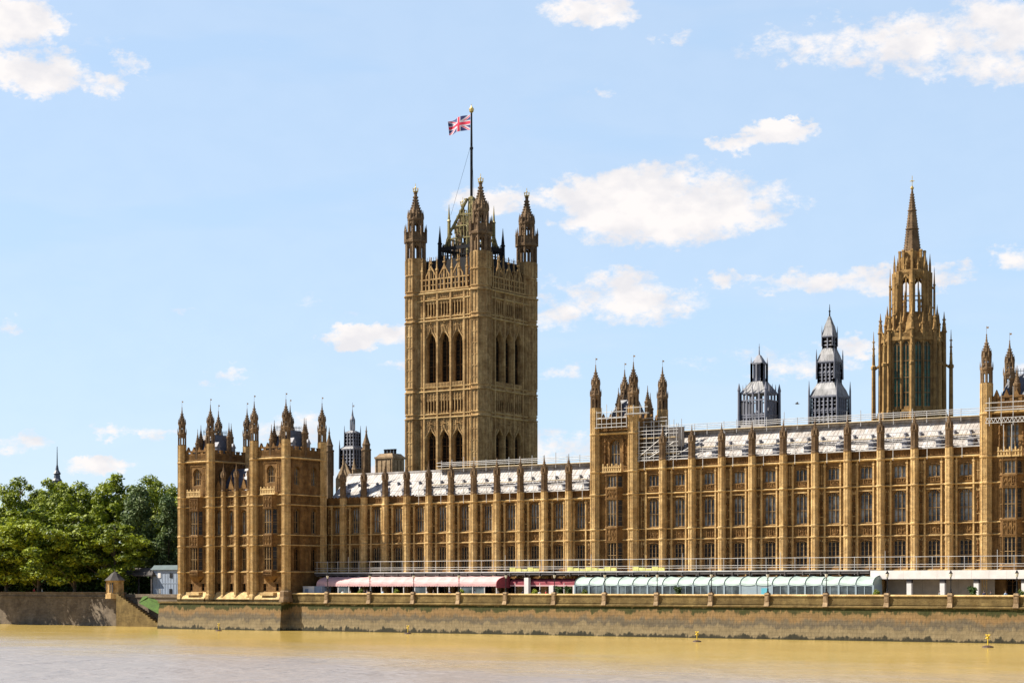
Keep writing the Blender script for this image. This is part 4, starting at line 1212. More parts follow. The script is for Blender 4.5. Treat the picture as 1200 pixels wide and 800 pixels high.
for sx in (-1, 1):
    for sy in (-1, 1):
        p = [(4.3, 85.5), (3.6, 89), (2.4, 92.2), (.7, 97.0)]
        for (ra, za), (rb, zb_) in zip(p[:-1], p[1:]):
            b.tube((cx + sx * ra, cy + sy * ra, za), (cx + sx * rb, cy + sy * rb, zb_), .34, 5)
        b.rings(cx + sx * 3.7, cy + sy * 3.7, [(85.5, .42), (91.5, .36), (91.7, .5), (92, .3), (95.6, .03)], 4)
        for i in range(9):
            t = i / 8; ra = 4.3 - 3.4 * t; z = 85.8 + 10.8 * t
            b.box(cx + sx * ra - .3, cx + sx * ra + .3, cy + sy * ra - .3, cy + sy * ra + .3, z, z + .45)
for z, r_ in ((87.5, 3.9), (90.5, 3.0), (93.2, 2.0)):
    for (xa, ya, xb, yb) in ((-1, -1, 1, -1), (1, -1, 1, 1), (1, 1, -1, 1), (-1, 1, -1, -1)):
        b.tube((cx + xa * r_, cy + ya * r_, z), (cx + xb * r_, cy + yb * r_, z), .2, 4)
        for i in range(5):
            t = (i + .5) / 5; x = cx + r_ * (xa + (xb - xa) * t); y = cy + r_ * (ya + (yb - ya) * t)
            b.tube((x, y, z - 1.6), (x, y, z + .9), .13, 4)
b.rings(cx, cy, [(85, 1.3), (92, 1.1), (96.6, .8), (97.2, .9), (97.6, .3)], 8)
mk('flagpole_cage', b, M['gilt_dull'], vt, (0, 0, 0))
fp = thing('flagpole', 'tall dark flagpole with a gilded crown rising from the great square tower', 'flagpole', (cx, cy, 96.6))
b = MB(); b.tube((0, 0, -11), (0, 0, 12), .33, 8, .30); b.tube((0, 0, 12), (0, 0, 20.2), .27, 8, .20); b.rings(0, 0, [(11.8, .4), (12.2, .42), (12.4, .3)], 8)
mk('pole', b, M['iron'], fp)
b = MB(); b.rings(0, 0, [(20.2, .2), (20.5, .5), (21.1, .6), (21.4, .35), (21.8, .1)], 8); b.tube((0, 0, 21.5), (0, 0, 22.2), .06, 4)
mk('crown_finial', b, M['gilt'], fp)
for dx, dy in ((-3.4, -3.4), (3.4, -3.4)):
    b = MB(); b.tube((dx, dy, -3.5), (dx * .08, dy * .08, 12), .035, 3)
    mk('stay', b, M['iron'], fp)

# ---- flag of the union crosses, flying to the left
def flag():
    W, H, nx, ny = 7.0, 3.45, 84, 42
    vs, fs, mi = [], [], []
    for j in range(ny + 1):
        for i in range(nx + 1):
            u, v = i / nx, j / ny
            amp = .55 * u ** .8
            x = -u * W * .93
            y = amp * math.sin(u * 8.6 + v * 1.1) + .25 * u
            z = v * H + .25 * math.sin(u * 5 + .4) * u - .30 * u * u + (.5 - v) * .35 * u * u
            vs.append((x, y, z))
    for j in range(ny):
        for i in range(nx):
            a = j * (nx + 1) + i
            fs.append((a, a + 1, a + nx + 2, a + nx + 1))
            X, Y = ((i + .5) / nx) * 60, ((j + .5) / ny) * 30     # the usual 60 by 30 layout
            dx, dy = X - 30, Y - 15
            m = 1
            if abs(dx) <= 3 or abs(dy) <= 3: m = 0
            elif abs(dx) <= 5 or abs(dy) <= 5: m = 2
            else:
                k = 1 / math.sqrt(1.25)
                d1, d2 = (dy - dx * .5) * k, (dy + dx * .5) * k
                if abs(d1) <= 3 or abs(d2) <= 3:
                    m = 2
                    d = d1 if abs(d1) <= 3 else d2
                    if abs(d1) <= 3 and 0 < (-d1 if dx < 0 else d1) <= 2: m = 0
                    if abs(d2) <= 3 and 0 < (-d2 if dx < 0 else d2) <= 2: m = 0
            mi.append(m)
    me = bpy.data.meshes.new('flag'); me.from_pydata(vs, [], fs)
    for k in ('flag_red', 'flag_blue', 'flag_white'): me.materials.append(M[k])
    me.polygons.foreach_set('material_index', mi)
    me.polygons.foreach_set('use_smooth', [True] * len(fs)); me.update()
    o = mk('flag', me, None, None, (cx - .35, cy, 113.0))
    tag(o, 'red, white and blue union flag flying from the tall flagpole', 'flag')
flag()

# ================================================================== CENTRAL OCTAGON SPIRE
KX, KY = 50.2, 53.0
ct = thing('octagonal_spire_tower', 'tall octagonal stone tower with green windows tapering to a slender spire', 'tower', (KX, KY, 5.5))
def oct_corner(r, k): a = math.pi / 8 + k * math.pi / 4; return Vector((KX + r * math.cos(a), KY + r * math.sin(a), 0))
def oct_faces(r, fn):
    for k in range(8):
        # seen from outside the face runs from corner k+... clockwise
        p, q = oct_corner(r, k), oct_corner(r, k + 1)
        d = q - p
        fn(p, math.atan2(d.y, d.x), d.length)
def main_face(p, rz, L):
    c = L / 2
    def deco(mb):
        mb.box(c - .12, c + .12, -.25, .01, 32, 51.0)
        for z in (38.6, 51.2): mb.box(.1, L - .1, -.25, .01, z, z + .4)
        for i in range(9): mb.box(L * (i + .5) / 9 - .06, L * (i + .5) / 9 + .06, -.1, .01, 36.4, 38.4)
    facade(ct, p, rz, L, 20, 51.6, [(c - .84, 39.4, 1.32, 11.6, 2, (.22, .45, .7), .8, .32, 'glass_green'), (c + .84, 39.4, 1.32, 11.6, 2, (.22, .45, .7), .8, .32, 'glass_green')], (), mat='stone_spire', deco=deco)
    b = MB(); battlement(b, .3, L - .3, 51.6, 53.0, n=5)
    mk('parapet', b, M['stone_spire'], ct, p, rz)
oct_faces(5.3, main_face)
b = MB()
b.rings(KX, KY, [(51.5, 5.1), (52.0, 4.9), (56.0, 3.4), (56.2, 3.5), (56.4, 3.2)])
for k in range(8):
    a = k * math.pi / 4
    for rr, z in ((4.3, 52.6), (3.7, 54.3)):
        x, y = KX + rr * math.cos(a) * .93, KY + rr * math.sin(a) * .93
        b.rings(x, y, [(z - .4, .5), (z + .9, .5), (z + 2.1, .03)], 4, a)
    a += math.pi / 8
    b.tube((KX + 5 * math.cos(a), KY + 5 * math.sin(a), 52), (KX + 3.3 * math.cos(a), KY + 3.3 * math.sin(a), 56.2), .22, 5)
mk('roof', b, M['stone_spire'], ct, (0, 0, 0))
for k in range(8):
    b = MB(); c_ = oct_corner(5.55, k); a = math.pi / 8 + k * math.pi / 4
    b.rings(c_.x, c_.y, [(20, .7), (38.6, .55), (38.8, .42), (52.8, .36), (53, .55), (53.3, .4), (56.6, .03)], 6)
    for z in (54.3, 55.1): b.box(c_.x - .26, c_.x + .26, c_.y - .26, c_.y + .26, z, z + .2)
    mk('corner_buttress', b, M['stone_spire'], ct, (0, 0, 0))
for k in range(8):
    b = MB()
    a = math.pi / 8 + k * math.pi / 4; d = Vector((math.cos(a), math.sin(a), 0))
    o_ = d * 6.75
    b.rings(o_.x, o_.y, [(20, .75), (36.5, .68), (36.8, .40), (46.5, .34), (46.7, .5), (47.1, .5), (47.3, .3), (53.4, .03)], 6)
    b.tube(tuple(o_ + Vector((0, 0, 36.5))), tuple(d * 5.2 + Vector((0, 0, 39.5))), .35, 5)
    b.tube(tuple(o_ + Vector((0, 0, 46.5))), tuple(d * 5.2 + Vector((0, 0, 47.6))), .24, 5)
    for z in (49, 50.2, 51.4): b.box(o_.x - .2, o_.x + .2, o_.y - .2, o_.y + .2, z, z + .2)
    mk('flying_buttress', b, M['stone_spire'], ct, (KX, KY, 0))
b = MB()
for k in range(8):      # open lantern
    a, a2 = math.pi / 8 + k * math.pi / 4, math.pi / 8 + (k + 1) * math.pi / 4
    p, q = Vector((math.cos(a), math.sin(a), 0)) * 3.0, Vector((math.cos(a2), math.sin(a2), 0)) * 3.0
    m = (p + q) / 2
    def up(v, z): return (v.x, v.y, z)
    b.tube(up(p, 55.5), up(p, 63.6), .58, 6)
    b.tube(up(m, 56), up(m, 62.8), .13, 4)
    b.tube(up(p, 59.2), up(q, 59.2), .13, 4)
    b.tube(up(p, 61.8), up(m, 63.0), .26, 4); b.tube(up(q, 61.8), up(m, 63.0), .26, 4)
    o_ = p.normalized() * 3.85
    b.rings(o_.x, o_.y, [(55.8, .24), (61.2, .2), (61.4, .3), (61.6, .17), (64.6, .02)], 4)
    b.tube(up(o_, 60.6), up(p, 61.6), .15, 4); b.tube(up(o_, 57.2), up(p, 57.8), .15, 4)
    o_ = p.normalized() * 3.1
    b.rings(o_.x, o_.y, [(63.6, .26), (65, .22), (67.0, .02)], 4)
b.rings(0, 0, [(62.9, 3.15), (63.4, 3.3), (63.8, 3.25), (64.1, 2.4), (64.2, 2.2)])
b.rings(0, 0, [(64.1, 1.95), (67.3, 1.72), (67.4, 1.5)])
for k in range(8):
    a = math.pi / 8 + k * math.pi / 4
    b.rings(2.15 * math.cos(a), 2.15 * math.sin(a), [(64, .34), (67.2, .28), (67.3, .36), (67.6, .3), (67.65, .05)], 4)
    a += math.pi / 8
    b.rings(2.0 * math.cos(a), 2.0 * math.sin(a), [(64.1, .5), (65.3, .45), (66.4, .02)], 4, a)
mk('lantern', b, M['stone_spire'], ct, (KX, KY, 0))
pn = MB(); pn.rings(0, 0, [(0, .3), (2.6, .26), (2.7, .38), (2.95, .36), (3.05, .22), (4.9, .02)], 6); PN = pn.mesh('pinnacle', M['stone_spire'])
for k in range(8):
    a = k * math.pi / 4
    for rr, z, aa in ((5.0, 51.3, a), (4.35, 53.0, a + math.pi / 8), (3.3, 55.3, a), (2.75, 62.6, a)):
        o = mk('pinnacle', PN, None, ct, (KX + rr * math.cos(aa), KY + rr * math.sin(aa), z))
        if rr < 3: o.scale = (.7, .7, .75)
b = MB()
b.rings(0, 0, [(67.2, 1.5), (71.3, 1.04), (71.4, 1.2), (71.6, 1.2), (71.7, 1.0), (74.6, .66), (74.7, .82), (74.9, .8), (75.0, .62), (78.6, .14)])
for k in range(8):
    a = math.pi / 8 + k * math.pi / 4
    for i in range(22):
        z = 67.6 + 10.4 * i / 22
        r_ = 1.5 - (z - 67.2) * .119
        x, y = r_ * math.cos(a), r_ * math.sin(a); s = .09
        b.box(x - s, x + s, y - s, y + s, z, z + .2)
mk('spire', b, M['stone_turret'], ct, (KX, KY, 0))
b = MB(); b.rings(0, 0, [(78.4, .1), (78.8, .34), (79.2, .1)], 6); b.tube((0, 0, 78), (0, 0, 81), .06, 4); b.box(-.4, .4, -.05, .05, 80.0, 80.12); b.box(-.05, .05, -.4, .4, 80.0, 80.12)
mk('cross_finial', b, M['gilt'], ct, (KX, KY, 0))

# ================================================================== LEAD VENTILATION TURRETS
def posts(mb, w, z0, z1, r, n):
    """uprights round a square"""
    for i in range(n + 1):
        q = -w + 2 * w * i / n
        for (x, y) in ((q, -w), (w, q), (q, w), (-w, q)): mb.box(x - r, x + r, y - r, y + r, z0, z1)
t = thing('lead_turret', 'squat open dark lead turret with small lantern, behind the tall range', 'turret', (31.6, 30, 30))
X, Y = 31.6, 30.0
b = MB(); b.box(-3.4, 3.4, -3.4, 3.4, -10, 5.2); b.box(-3.1, 3.1, -3.1, 3.1, 5.2, 6.2)
mk('base', b, M['roofwhite'], t)
b = MB()
posts(b, 2.75, 5.5, 13.6, .16, 4); posts(b, 2.75, 5.5, 11.9, .09, 8)
for sx in (-1, 1):
    for sy in (-1, 1): b.rings(sx * 3.0, sy * 3.0, [(5.2, .34), (13.9, .28), (14.2, .36), (15.8, .03)], 6)
for i in range(1, 4):
    q = -2.9 + 5.8 * i / 4
    for (x, y) in ((q, -2.95), (2.95, q), (q, 2.95), (-2.95, q)): b.rings(x, y, [(13.4, .13), (14.4, .12), (15.6, .02)], 4)
for z in (7.9, 8.4, 11.7, 13.3):
    for (xa, xb, ya, yb) in ((-2.85, 2.85, -2.9, -2.62), (2.62, 2.9, -2.85, 2.85), (-2.85, 2.85, 2.62, 2.9), (-2.9, -2.62, -2.85, 2.85)): b.box(xa, xb, ya, yb, z, z + .26)
b.box(-1.1, 1.1, -1.1, 1.1, 5, 9.2); b.box(-.5, .5, -.5, .5, 9, 13)
mk('open_stage', b, M['lead'], t)
b = MB(); b.frus(-2.9, 2.9, -2.9, 2.9, 13.4, -1.25, 1.25, -1.25, 1.25, 16.2)
for i in range(7):
    q = -2.9 + 5.8 * i / 6; q2 = -1.25 + 2.5 * i / 6
    b.tube((q, -2.9, 13.4), (q2, -1.25, 16.2), .07, 4); b.tube((2.9, q, 13.4), (1.25, q2, 16.2), .07, 4)
mk('skirt_roof', b, M['lead_pale'], t)
b = MB(); posts(b, 1.15, 16, 20.3, .17, 2); b.box(-1.0, 1.0, -1.0, 1.0, 16, 17.0); b.box(-.85, .85, -.85, .85, 17, 20)
b.box(-1.3, 1.3, -1.3, 1.3, 20.1, 20.45)
for sx in (-1, 1):
    for sy in (-1, 1): b.rings(sx * 1.2, sy * 1.2, [(20.3, .13), (21.8, .02)], 4)
mk('lantern', b, M['lead'], t)
b = MB(); b.frus(-1.1, 1.1, -1.1, 1.1, 20.4, -.3, .3, -.3, .3, 22.2); b.rings(0, 0, [(22, .3), (22.5, .14), (24.8, .03)], 6); b.rings(0, 0, [(23.8, .02), (24, .16), (24.2, .02)], 6)
mk('spire', b, M['lead'], t)
t.scale = (.86, .86, .77); t.location.z = 30.9

t = thing('lead_turret', 'tall three tiered lead ventilation turret with louvres and a pointed cap, beside the spire tower', 'turret', (43.3, 33.5, 30))
b = MB(); b.box(-3.5, 3.5, -3.5, 3.5, -10, 5.2); b.frus(-3.5, 3.5, -3.5, 3.5, 5.2, -2.95, 2.95, -2.95, 2.95, 6.6)
mk('base', b, M['lead_pale'], t)
def louvre_stage(w, z0, z1, nb, rows, post, name):
    b = MB()
    posts(b, w, z0, z1, post, nb)
    b.m = 1; b.box(-w * .93, w * .93, -w * .93, w * .93, z0, z1); b.m = 0
    for k in range(rows + 1):
        z = z0 + (z1 - z0 - .3) * k / rows
        for (xa, xb, ya, yb) in ((-w, w, -w - .05, -w * .9), (w * .9, w + .05, -w, w), (-w, w, w * .9, w + .05), (-w - .05, -w * .9, -w, w)): b.box(xa, xb, ya, yb, z, z + .3)
    nl = int((z1 - z0) / .9)
    for k in range(nl):
        z = z0 + .25 + k * .9
        for s in (-1, 1):
            b.idx([(-w, s * w * .94, z), (w, s * w * .94, z), (w, s * w * 1.0, z - .22), (-w, s * w * 1.0, z - .22)], [(0, 1, 2, 3)])
            b.idx([(s * w * .94, -w, z), (s * w * .94, w, z), (s * w * 1.0, w, z - .22), (s * w * 1.0, -w, z - .22)], [(0, 1, 2, 3)])
    mk(name, b, [M['lead'], M['glass_void']], t)
louvre_stage(2.75, 7.0, 13.6, 6, 2, .13, 'louvred_stage')
b = MB()
for sx in (-1, 1):
    for sy in (-1, 1):
        for q_, p_ in ((3.05, [(6, .26), (15.2, .18), (17.6, .03)]), (1.95, [(18, .18), (23.6, .13), (25.2, .03)]), (1.15, [(26, .12), (29.4, .1), (31, .02)])):
            c_ = MB(); c_.rings(0, 0, p_, 6); mk('corner_pinnacle', c_, M['lead'], t, (43.3 + sx * q_, 33.5 + sy * q_, 30))
for w_, za_, zb_ in ((2.95, 13.5, 13.9), (1.95, 22.0, 22.3), (1.25, 28.2, 28.45)):
    b = MB(); b.box(-w_, w_, -w_, w_, za_, zb_); mk('cornice', b, M['lead'], t)
b = MB()
def skirt(w0, z0, w1, z1, n):
    b.loft([[(s[0] * w, s[1] * w, z) for s in ((-1, -1), (1, -1), (1, 1), (-1, 1))] for w, z in ((w0, z0), (w0 * .62 + w1 * .38, z0 + (z1 - z0) * .5), (w1, z1))])
    for i in range(n + 1):
        q = -1 + 2 * i / n
        b.tube((q * w0, -w0, z0), (q * w1, -w1, z1), .07, 4); b.tube((w0, q * w0, z0), (w1, q * w1, z1), .07, 4)
for a_ in ((2.9, 13.9, 1.8, 17.0, 7), (1.9, 22.3, 1.05, 25.4, 5), (1.2, 28.4, .16, 33.2, 4)):
    b = MB(); skirt(*a_); mk('skirt_roof', b, M['lead_pale'], t)
louvre_stage(1.7, 17.0, 22.0, 4, 2, .13, 'louvred_stage')
louvre_stage(1.0, 25.2, 28.3, 2, 1, .11, 'louvred_stage')
b = MB(); b.rings(0, 0, [(33, .17), (36.2, .04)], 6); b.rings(0, 0, [(34.2, .05), (34.5, .26), (34.8, .05)], 6)
mk('finial', b, M['iron'], t)
t.scale = (.86, .86, .71); t.location.z = 30.6

# slim dark turret behind the low range, with its stone foot
t = thing('lead_turret', 'slim dark lead turret on a stone foot, left of the tallest tower', 'turret', (-80.5, 55, 20))
b = MB(); b.box(-2.6, 2.6, -2.6, 2.6, 0, 12.5); b.frus(-2.6, 2.6, -2.6, 2.6, 12.5, -1.5, 1.5, -1.5, 1.5, 15.2)
b.gable(-2.4, 2.4, -2.8, -2.4, 12.5, 17.0); b.gable(-1.2, 1.2, -3.0, -2.5, 12.0, 15.5)
b.rings(2.7, -2.7, [(0, .5), (14.5, .45), (14.7, .6), (15, .4), (17.6, .03)], 6); b.rings(-.2, -2.9, [(14.8, .3), (19.0, .03)], 4)
mk('base', b, M['stone_grey'], t)
louvre_stage(1.85, 15.0, 20.2, 4, 1, .14, 'louvred_stage')
for a_ in ((1.95, 20.2, 1.3, 20.9, 4), (1.25, 24.5, .5, 25.0, 3)):
    b = MB(); skirt(*a_); mk('skirt_roof', b, M['lead_pale'], t)
louvre_stage(1.2, 20.8, 24.5, 3, 1, .12, 'louvred_stage')
b = MB()
for sx in (-1, 1):
    for sy in (-1, 1): b.rings(sx * 2.0, sy * 2.0, [(15, .2), (21, .14), (22.6, .02)], 6); b.rings(sx * 1.25, sy * 1.25, [(21, .14), (25, .1), (26.4, .02)], 6)
b.rings(0, 0, [(24.8, .35), (25.2, .55), (25.4, .5)], 8)
for k in range(8): a = k * math.pi / 4; b.tube((.5 * math.cos(a), .5 * math.sin(a), 25.2), (.5 * math.cos(a), .5 * math.sin(a), 27.8), .09, 4)
b.rings(0, 0, [(25.2, .25), (27.6, .2)], 6)
b.rings(0, 0, [(27.7, .6), (28, .58), (28.9, .25), (30.6, .05), (32.4, .03)], 8)
b.box(0, .5, -.02, .02, 31.2, 31.7)
mk('lantern', b, M['lead'], t)
t.scale = (1, 1, .84); t.location.z = 20.8
for (px, py, lab) in ((-84.6, 52, 'small stone turret between the end pavilion and the slim dark lead turret'), (-75.8, 54, 'small stone pinnacle turret just right of the slim dark turret')):
    t = thing('stone_turret', lab, 'turret', (px, py, 20))
    b = MB(); b.rings(0, 0, [(0, .95), (17.2, .95)]); oct_panels(b, 0, 0, 12, 17, .95, 1.6, t=.07); b.rings(0, 0, [(17, 1.0), (17.3, 1.15), (17.6, 1.1)])
    mk('shaft', b, M['stone_turret'], t)
    b = MB(); b.rings(0, 0, [(17.5, .85), (18.2, .85), (18.6, .95), (18.8, .8), (20.2, .35), (21.0, .2), (22.6, .04)]); b.rings(0, 0, [(21.2, .05), (21.4, .3), (21.6, .05)], 6)
    mk('spire', b, M['stone_turret'], t)
t = thing('chimney_stack', 'broad stone chimney stack with dark pots beside the great square tower', 'chimney', (-66.0, 50, 20))
b = MB()
b.box(-2.6, 2.6, -2.6, 2.6, -5, 10.8); b.box(-2.8, 2.8, -2.8, 2.8, 10.6, 11.1); b.box(-2.2, 2.2, -2.0, 2.0, 11, 15.0)
for k in (-1.2, 0, 1.2): b.box(k - .45, k + .45, -2.15, -1.95, 11.6, 14.4); b.box(2.15, 2.35, k - .4, k + .4, 11.6, 14.4)
for sx in (-1, 1): b.tube((sx * 2.2, -2.0, 11), (sx * 2.2, -2.0, 15), .25, 6)
b.box(-2.5, 2.5, -2.3, 2.3, 14.8, 15.2); b.frus(-2.3, 2.3, -2.1, 2.1, 15.2, -1.7, 1.7, -1.5, 1.5, 15.9)
mk('stack', b, M['stone_grey'], t)
for k in range(4):
    b = MB(); b.rings(-1.3 + .85 * k, 0, [(15.8, .33), (16.6, .33), (16.7, .4), (16.9, .38)], 8)
    mk('chimney_pot', b, M['iron'], t)

# ================================================================== SCAFFOLDING
_pole = MB(); _pole.tube((0, 0, 0), (0, 0, 1), .055, 6); POLE = _pole.mesh('pole', M['pole'])
_led = MB(); _led.tube((0, 0, 0), (1, 0, 0), .05, 6); LEDGER = _led.mesh('ledger', M['pole'])
def pole(t, x, y, z0, z1):
    o = mk('pole', POLE, None, t, (x, y, z0)); o.scale = (1, 1, z1 - z0); return o
def ledger(t, x0, x1, y, z, rz=0, along=0):
    o = mk('ledger', LEDGER, None, t, (x0, y, z) if not along else (y, x0, z), R(90) if along else 0); o.scale = (x1 - x0, 1, 1); return o
def deck(t, x0, x1, y0, y1, z, mat='plank', th=.1):
    b = MB()
    n = max(1, int((x1 - x0) / 3.9)); w = (x1 - x0) / n
    for i in range(n):
        k = max(1, int((y1 - y0) / .3))
        for j in range(k):
            dz = random.uniform(-.015, .015)
            b.box(x0 + w * i + .01, x0 + w * (i + 1) - .01, y0 + (y1 - y0) * j / k + .006, y0 + (y1 - y0) * (j + 1) / k - .006, z - th + dz, z + dz)
    return mk('deck', b, M[mat], t, (0, 0, 0))
def brace(t, p, q):
    b = MB(); b.tube(p, q, .05, 5); return mk('brace', b, M['pole'], t, (0, 0, 0))

def roof_scaffold(label, x0, x1, xs, ztop, ridge):
    t = thing('roof_scaffold', label, 'scaffolding', ((x0 + x1) / 2, 3, ztop))
    ye, yr = -.25, 5.9
    ledger(t, x0, x1, ye - .35, ztop + .45); ledger(t, x0, x1, ye - .35, ztop + 1.2)
    ledger(t, x0, x1, ye - .4, ztop - .05)
    ledger(t, x0, x1, yr - .6, ridge + .75); ledger(t, x0, x1, yr - .6, ridge + 1.35); ledger(t, x0, x1, yr + 1.0, ridge + 1.2)
    ledger(t, x0, x1, 3.2, (ztop + ridge) / 2 + .5); ledger(t, x0, x1, 3.2, (ztop + ridge) / 2 - .3)
    deck(t, x0, x1, 2.6, 3.3, (ztop + ridge) / 2 - .25)
    deck(t, x0, x1, yr - .7, yr + 1.2, ridge + .35)
    deck(t, x0, x1, -.55, .5, ztop + .12, 'pole', .07)
    for x in xs:
        pole(t, x, ye - .35, ztop - 1.6, ztop + 1.5 + random.uniform(-.3, .9))
        pole(t, x + 1.9, 3.2, (ztop + ridge) / 2 - 1.2, (ztop + ridge) / 2 + random.uniform(.6, 2.2))
        pole(t, x + .6, yr - .6, ridge - .4, ridge + random.uniform(1.3, 2.6))
        pole(t, x + 2.9, yr - .6, ridge - .4, ridge + random.uniform(1.2, 2.4))
    return t
lowx = [-19.5 + 2.44 * i * 2 for i in range(8)]
t = roof_scaffold('tube scaffolding on the white roof of the low two-storey range', -20.0, 16.0, lowx, 23.8, 28.5)
tallx = [25.6 + 5.37 * i + 1.0 for i in range(11)]
t = roof_scaffold('tube scaffolding with board decks along the white roof of the tall range', 25.2, 83.2, tallx, 28.25, 32.9)
for i in (0, 1, 5, 6):
    xx = 26 + 5.37 * i
    brace(t, (xx, -.6, 28.3), (xx + 4.6, 1.2, 31.2))
for i in range(0, 11, 1):
    ledger(t, 26.5 + 5.37 * i, 29.4 + 5.37 * i, 1.2 + (i % 3) * .8, 30.2 + (i % 3) * .7)

t = thing('tower_scaffold', 'white tube scaffold round the parapet and right flank of the middle tower', 'scaffolding', (TX1 + 2, 2, 28))
for z in (34.4, 35.3, 36.3): ledger(t, TX0 + .8, TX1 - .7, -1.6, z)
for z in (35.7, 36.8): ledger(t, TX1 - 1, TX1 + 3.4, -1.7, z)
deck(t, TX0 + .6, TX1 - .6, -1.8, -.9, 33.9, 'pole', .1); deck(t, TX0 + .8, TX1 - .8, -1.5, -.6, 35.5, 'pole', .1); deck(t, TX1 - .8, TX1 + 3.4, -1.9, -1.2, 35.9, 'pole', .1)
for i in range(7): pole(t, TX0 + .9 + i * .95, -1.6, 33.6, 36.6 + (i % 3) * .5)
for i in range(3): pole(t, TX1 - .6 + i * 1.3, -1.7, 35.4, 37.2)
for zi, z in enumerate((29.3, 31.9)):
    deck(t, TX1 + .9, TX1 + 7.8, -.5, .9, z)
    for dz in (.55, 1.1, 1.75): ledger(t, TX1 + .9, TX1 + 8.4, -.6, z + dz)
for i in range(6): pole(t, TX1 + 1.1 + i * 1.4, -.6, 28.0, 34.6 - (i % 2) * .6)
for i in range(6): pole(t, TX1 + 1.1 + i * 1.4, 1.0, 28.0, 34.8)
for z in (34.6, 35.2): ledger(t, TX1 + .9, TX1 + 5.5, .9, z)
brace(t, (TX1 + 1.2, -.65, 28.9), (TX1 + 6.6, -.65, 32.6)); brace(t, (TX1 + 3, -.65, 28.6), (TX1 + 7.6, -.65, 31.0))
b = MB(); b.box(TX1 + .8, TX1 + 8.2, 1.6, 1.8, 27.9, 33.6); mk('shade_panel', b, M['beam'], t, (0, 0, 0))  # added dark panel, its colour stands in for the shaded scaffold interior

t = thing('tower_scaffold', 'scaffold gantry with a lattice edge across the cornice of the tower at the right edge', 'scaffolding', (RX0 + 4, -1.6, 32))
for z in (31.3, 32.0, 33.5, 34.2): ledger(t, RX0 + .4, RX1 + 8, -2.0, z)
deck(t, RX0 + .3, RX1 + 8, -2.1, -1.0, 33.2, 'pole', .12)
for i in range(9): pole(t, RX0 + 1.0 + i * 1.75, -2.0, 30.9, 35.0 + (i % 3) * .7)
b = MB()
for i in range(26):
    x = RX0 + .4 + i * .6
    b.tube((x, -2.0, 31.3), (x + .3, -2.0, 32.0), .05, 4); b.tube((x + .3, -2.0, 32.0), (x + .6, -2.0, 31.3), .05, 4)
mk('lattice_beam', b, M['pole'], t, (0, 0, 0))
for x in (RX0 + 3.1, RX0 + 4.3): pole(t, x, -2.0, 27.2, 31.0)

# walkway of boards and rails above the terrace
t = thing('terrace_walkway', 'long scaffold walkway with guard rails running above the terrace marquees', 'scaffolding', (25, -2.5, 5.5))
for z, y in ((12.2, -4.05), (11.1, -4.05), (10.75, -4.1)): ledger(t, -40.5, 98, y, z).scale = (138.5, .7, .7)
b = MB(); b.box(-40.5, 67.3, -4.2, -.75, 10.15, 10.33); mk('deck', b, M['pole'], t, (0, 0, 0))
b = MB(); b.box(-40.5, 67.3, -4.1, -.9, 9.75, 10.1)
for i in range(36): b.box(-39.6 + 3 * i, -39.4 + 3 * i, -4.22, -.9, 9.55, 10.12)
mk('beam', b, M['beam'], t, (0, 0, 0))
for i in range(57): pole(t, -40 + 2.44 * i, -4.05, 10.2 if -40 + 2.44 * i > 67 else 9.6, 12.3 + (.8 if i % 7 == 3 else 0)).scale.xy = (.75, .75)
for (xa, xb) in ((2.5, 9.5), (14, 24), (26.5, 33.0)):
    b = MB()
    n = int((xb - xa) / 1.2)
    for i in range(n): b.box(xa + i * 1.2, xa + i * 1.2 + 1.1, -4.18, -4.12, 10.36, 11.0 - (i % 3) * .15)
    mk('toe_sheeting', b, M['barrier'], t, (0, 0, 0))
for i in range(12): pole(t, -38 + 8.2 * i if -38 + 8.2 * i < 67 else 66.5, -1.1, 5.5, 9.8)

# ================================================================== TERRACE
def awning_mesh(L, seg, y0, y1, z0, z1, val, end=True):
    """barrel vaulted canvas in segments, front edge scalloped"""
    b = MB(); v = MB()
    n = 7
    prof = []
    for i in range(n + 1):
        a = (math.pi / 2) * i / n
        prof.append((y0 + (y1 - y0) * math.sin(a) ** 1.0, z0 - (z0 - z1) * (1 - math.cos(a))))
    cnt = int(round(L / seg)); w = L / cnt
    sub = 4
    for s in range(cnt):
        for q in range(sub):
            xa, xb = s * w + w * q / sub, s * w + w * (q + 1) / sub
            def sag(x): t = (x - s * w) / w; return -.16 * math.sin(math.pi * min(1, max(0, t)))
            for (ya, za), (yb, zb_) in zip(prof[:-1], prof[1:]):
                b.face([(xa, ya, za + sag(xa) * .4), (xb, ya, za + sag(xb) * .4), (xb, yb, zb_ + sag(xb)), (xa, yb, zb_ + sag(xa))])
            def sc(x): t = ((x / .55) % 1.0); return -val - .12 * math.sin(math.pi * t)
            for r in range(3):
                xc, xd = xa + (xb - xa) * r / 3, xa + (xb - xa) * (r + 1) / 3
                v.face([(xc, y1, z1 + sag(xc)), (xd, y1, z1 + sag(xd)), (xd, y1 - .02, z1 + sc(xd)), (xc, y1 - .02, z1 + sc(xc))])
        b.tube((s * w, y1 + .02, z1 + .0), (s * w, y1 + .02, z1 - val), .05, 4)
    if end:
        for x in (0, L): b.face([(x, y, z) for y, z in prof] + [(x, y0, z1)])
    return b, v
PINK0, PINK1 = -37.4, 1.8
t = thing('terrace_awning', 'long pale pink awning over the terrace, partly in shadow', 'awning', (-18, -3, 5.5))
b, v = awning_mesh(PINK1 - PINK0, 2.45, -3.2, -7.2, 9.6, 8.35, .42, False)
mk('canopy', b, M['pink'], t, (PINK0, 0, 0)); mk('valance', v, M['pink'], t, (PINK0, 0, 0))
b = MB()
pr = [(-3.2 - 4.0 * math.sin(math.pi / 2 * i / 7), 9.6 - 1.25 * (1 - math.cos(math.pi / 2 * i / 7))) for i in range(8)]
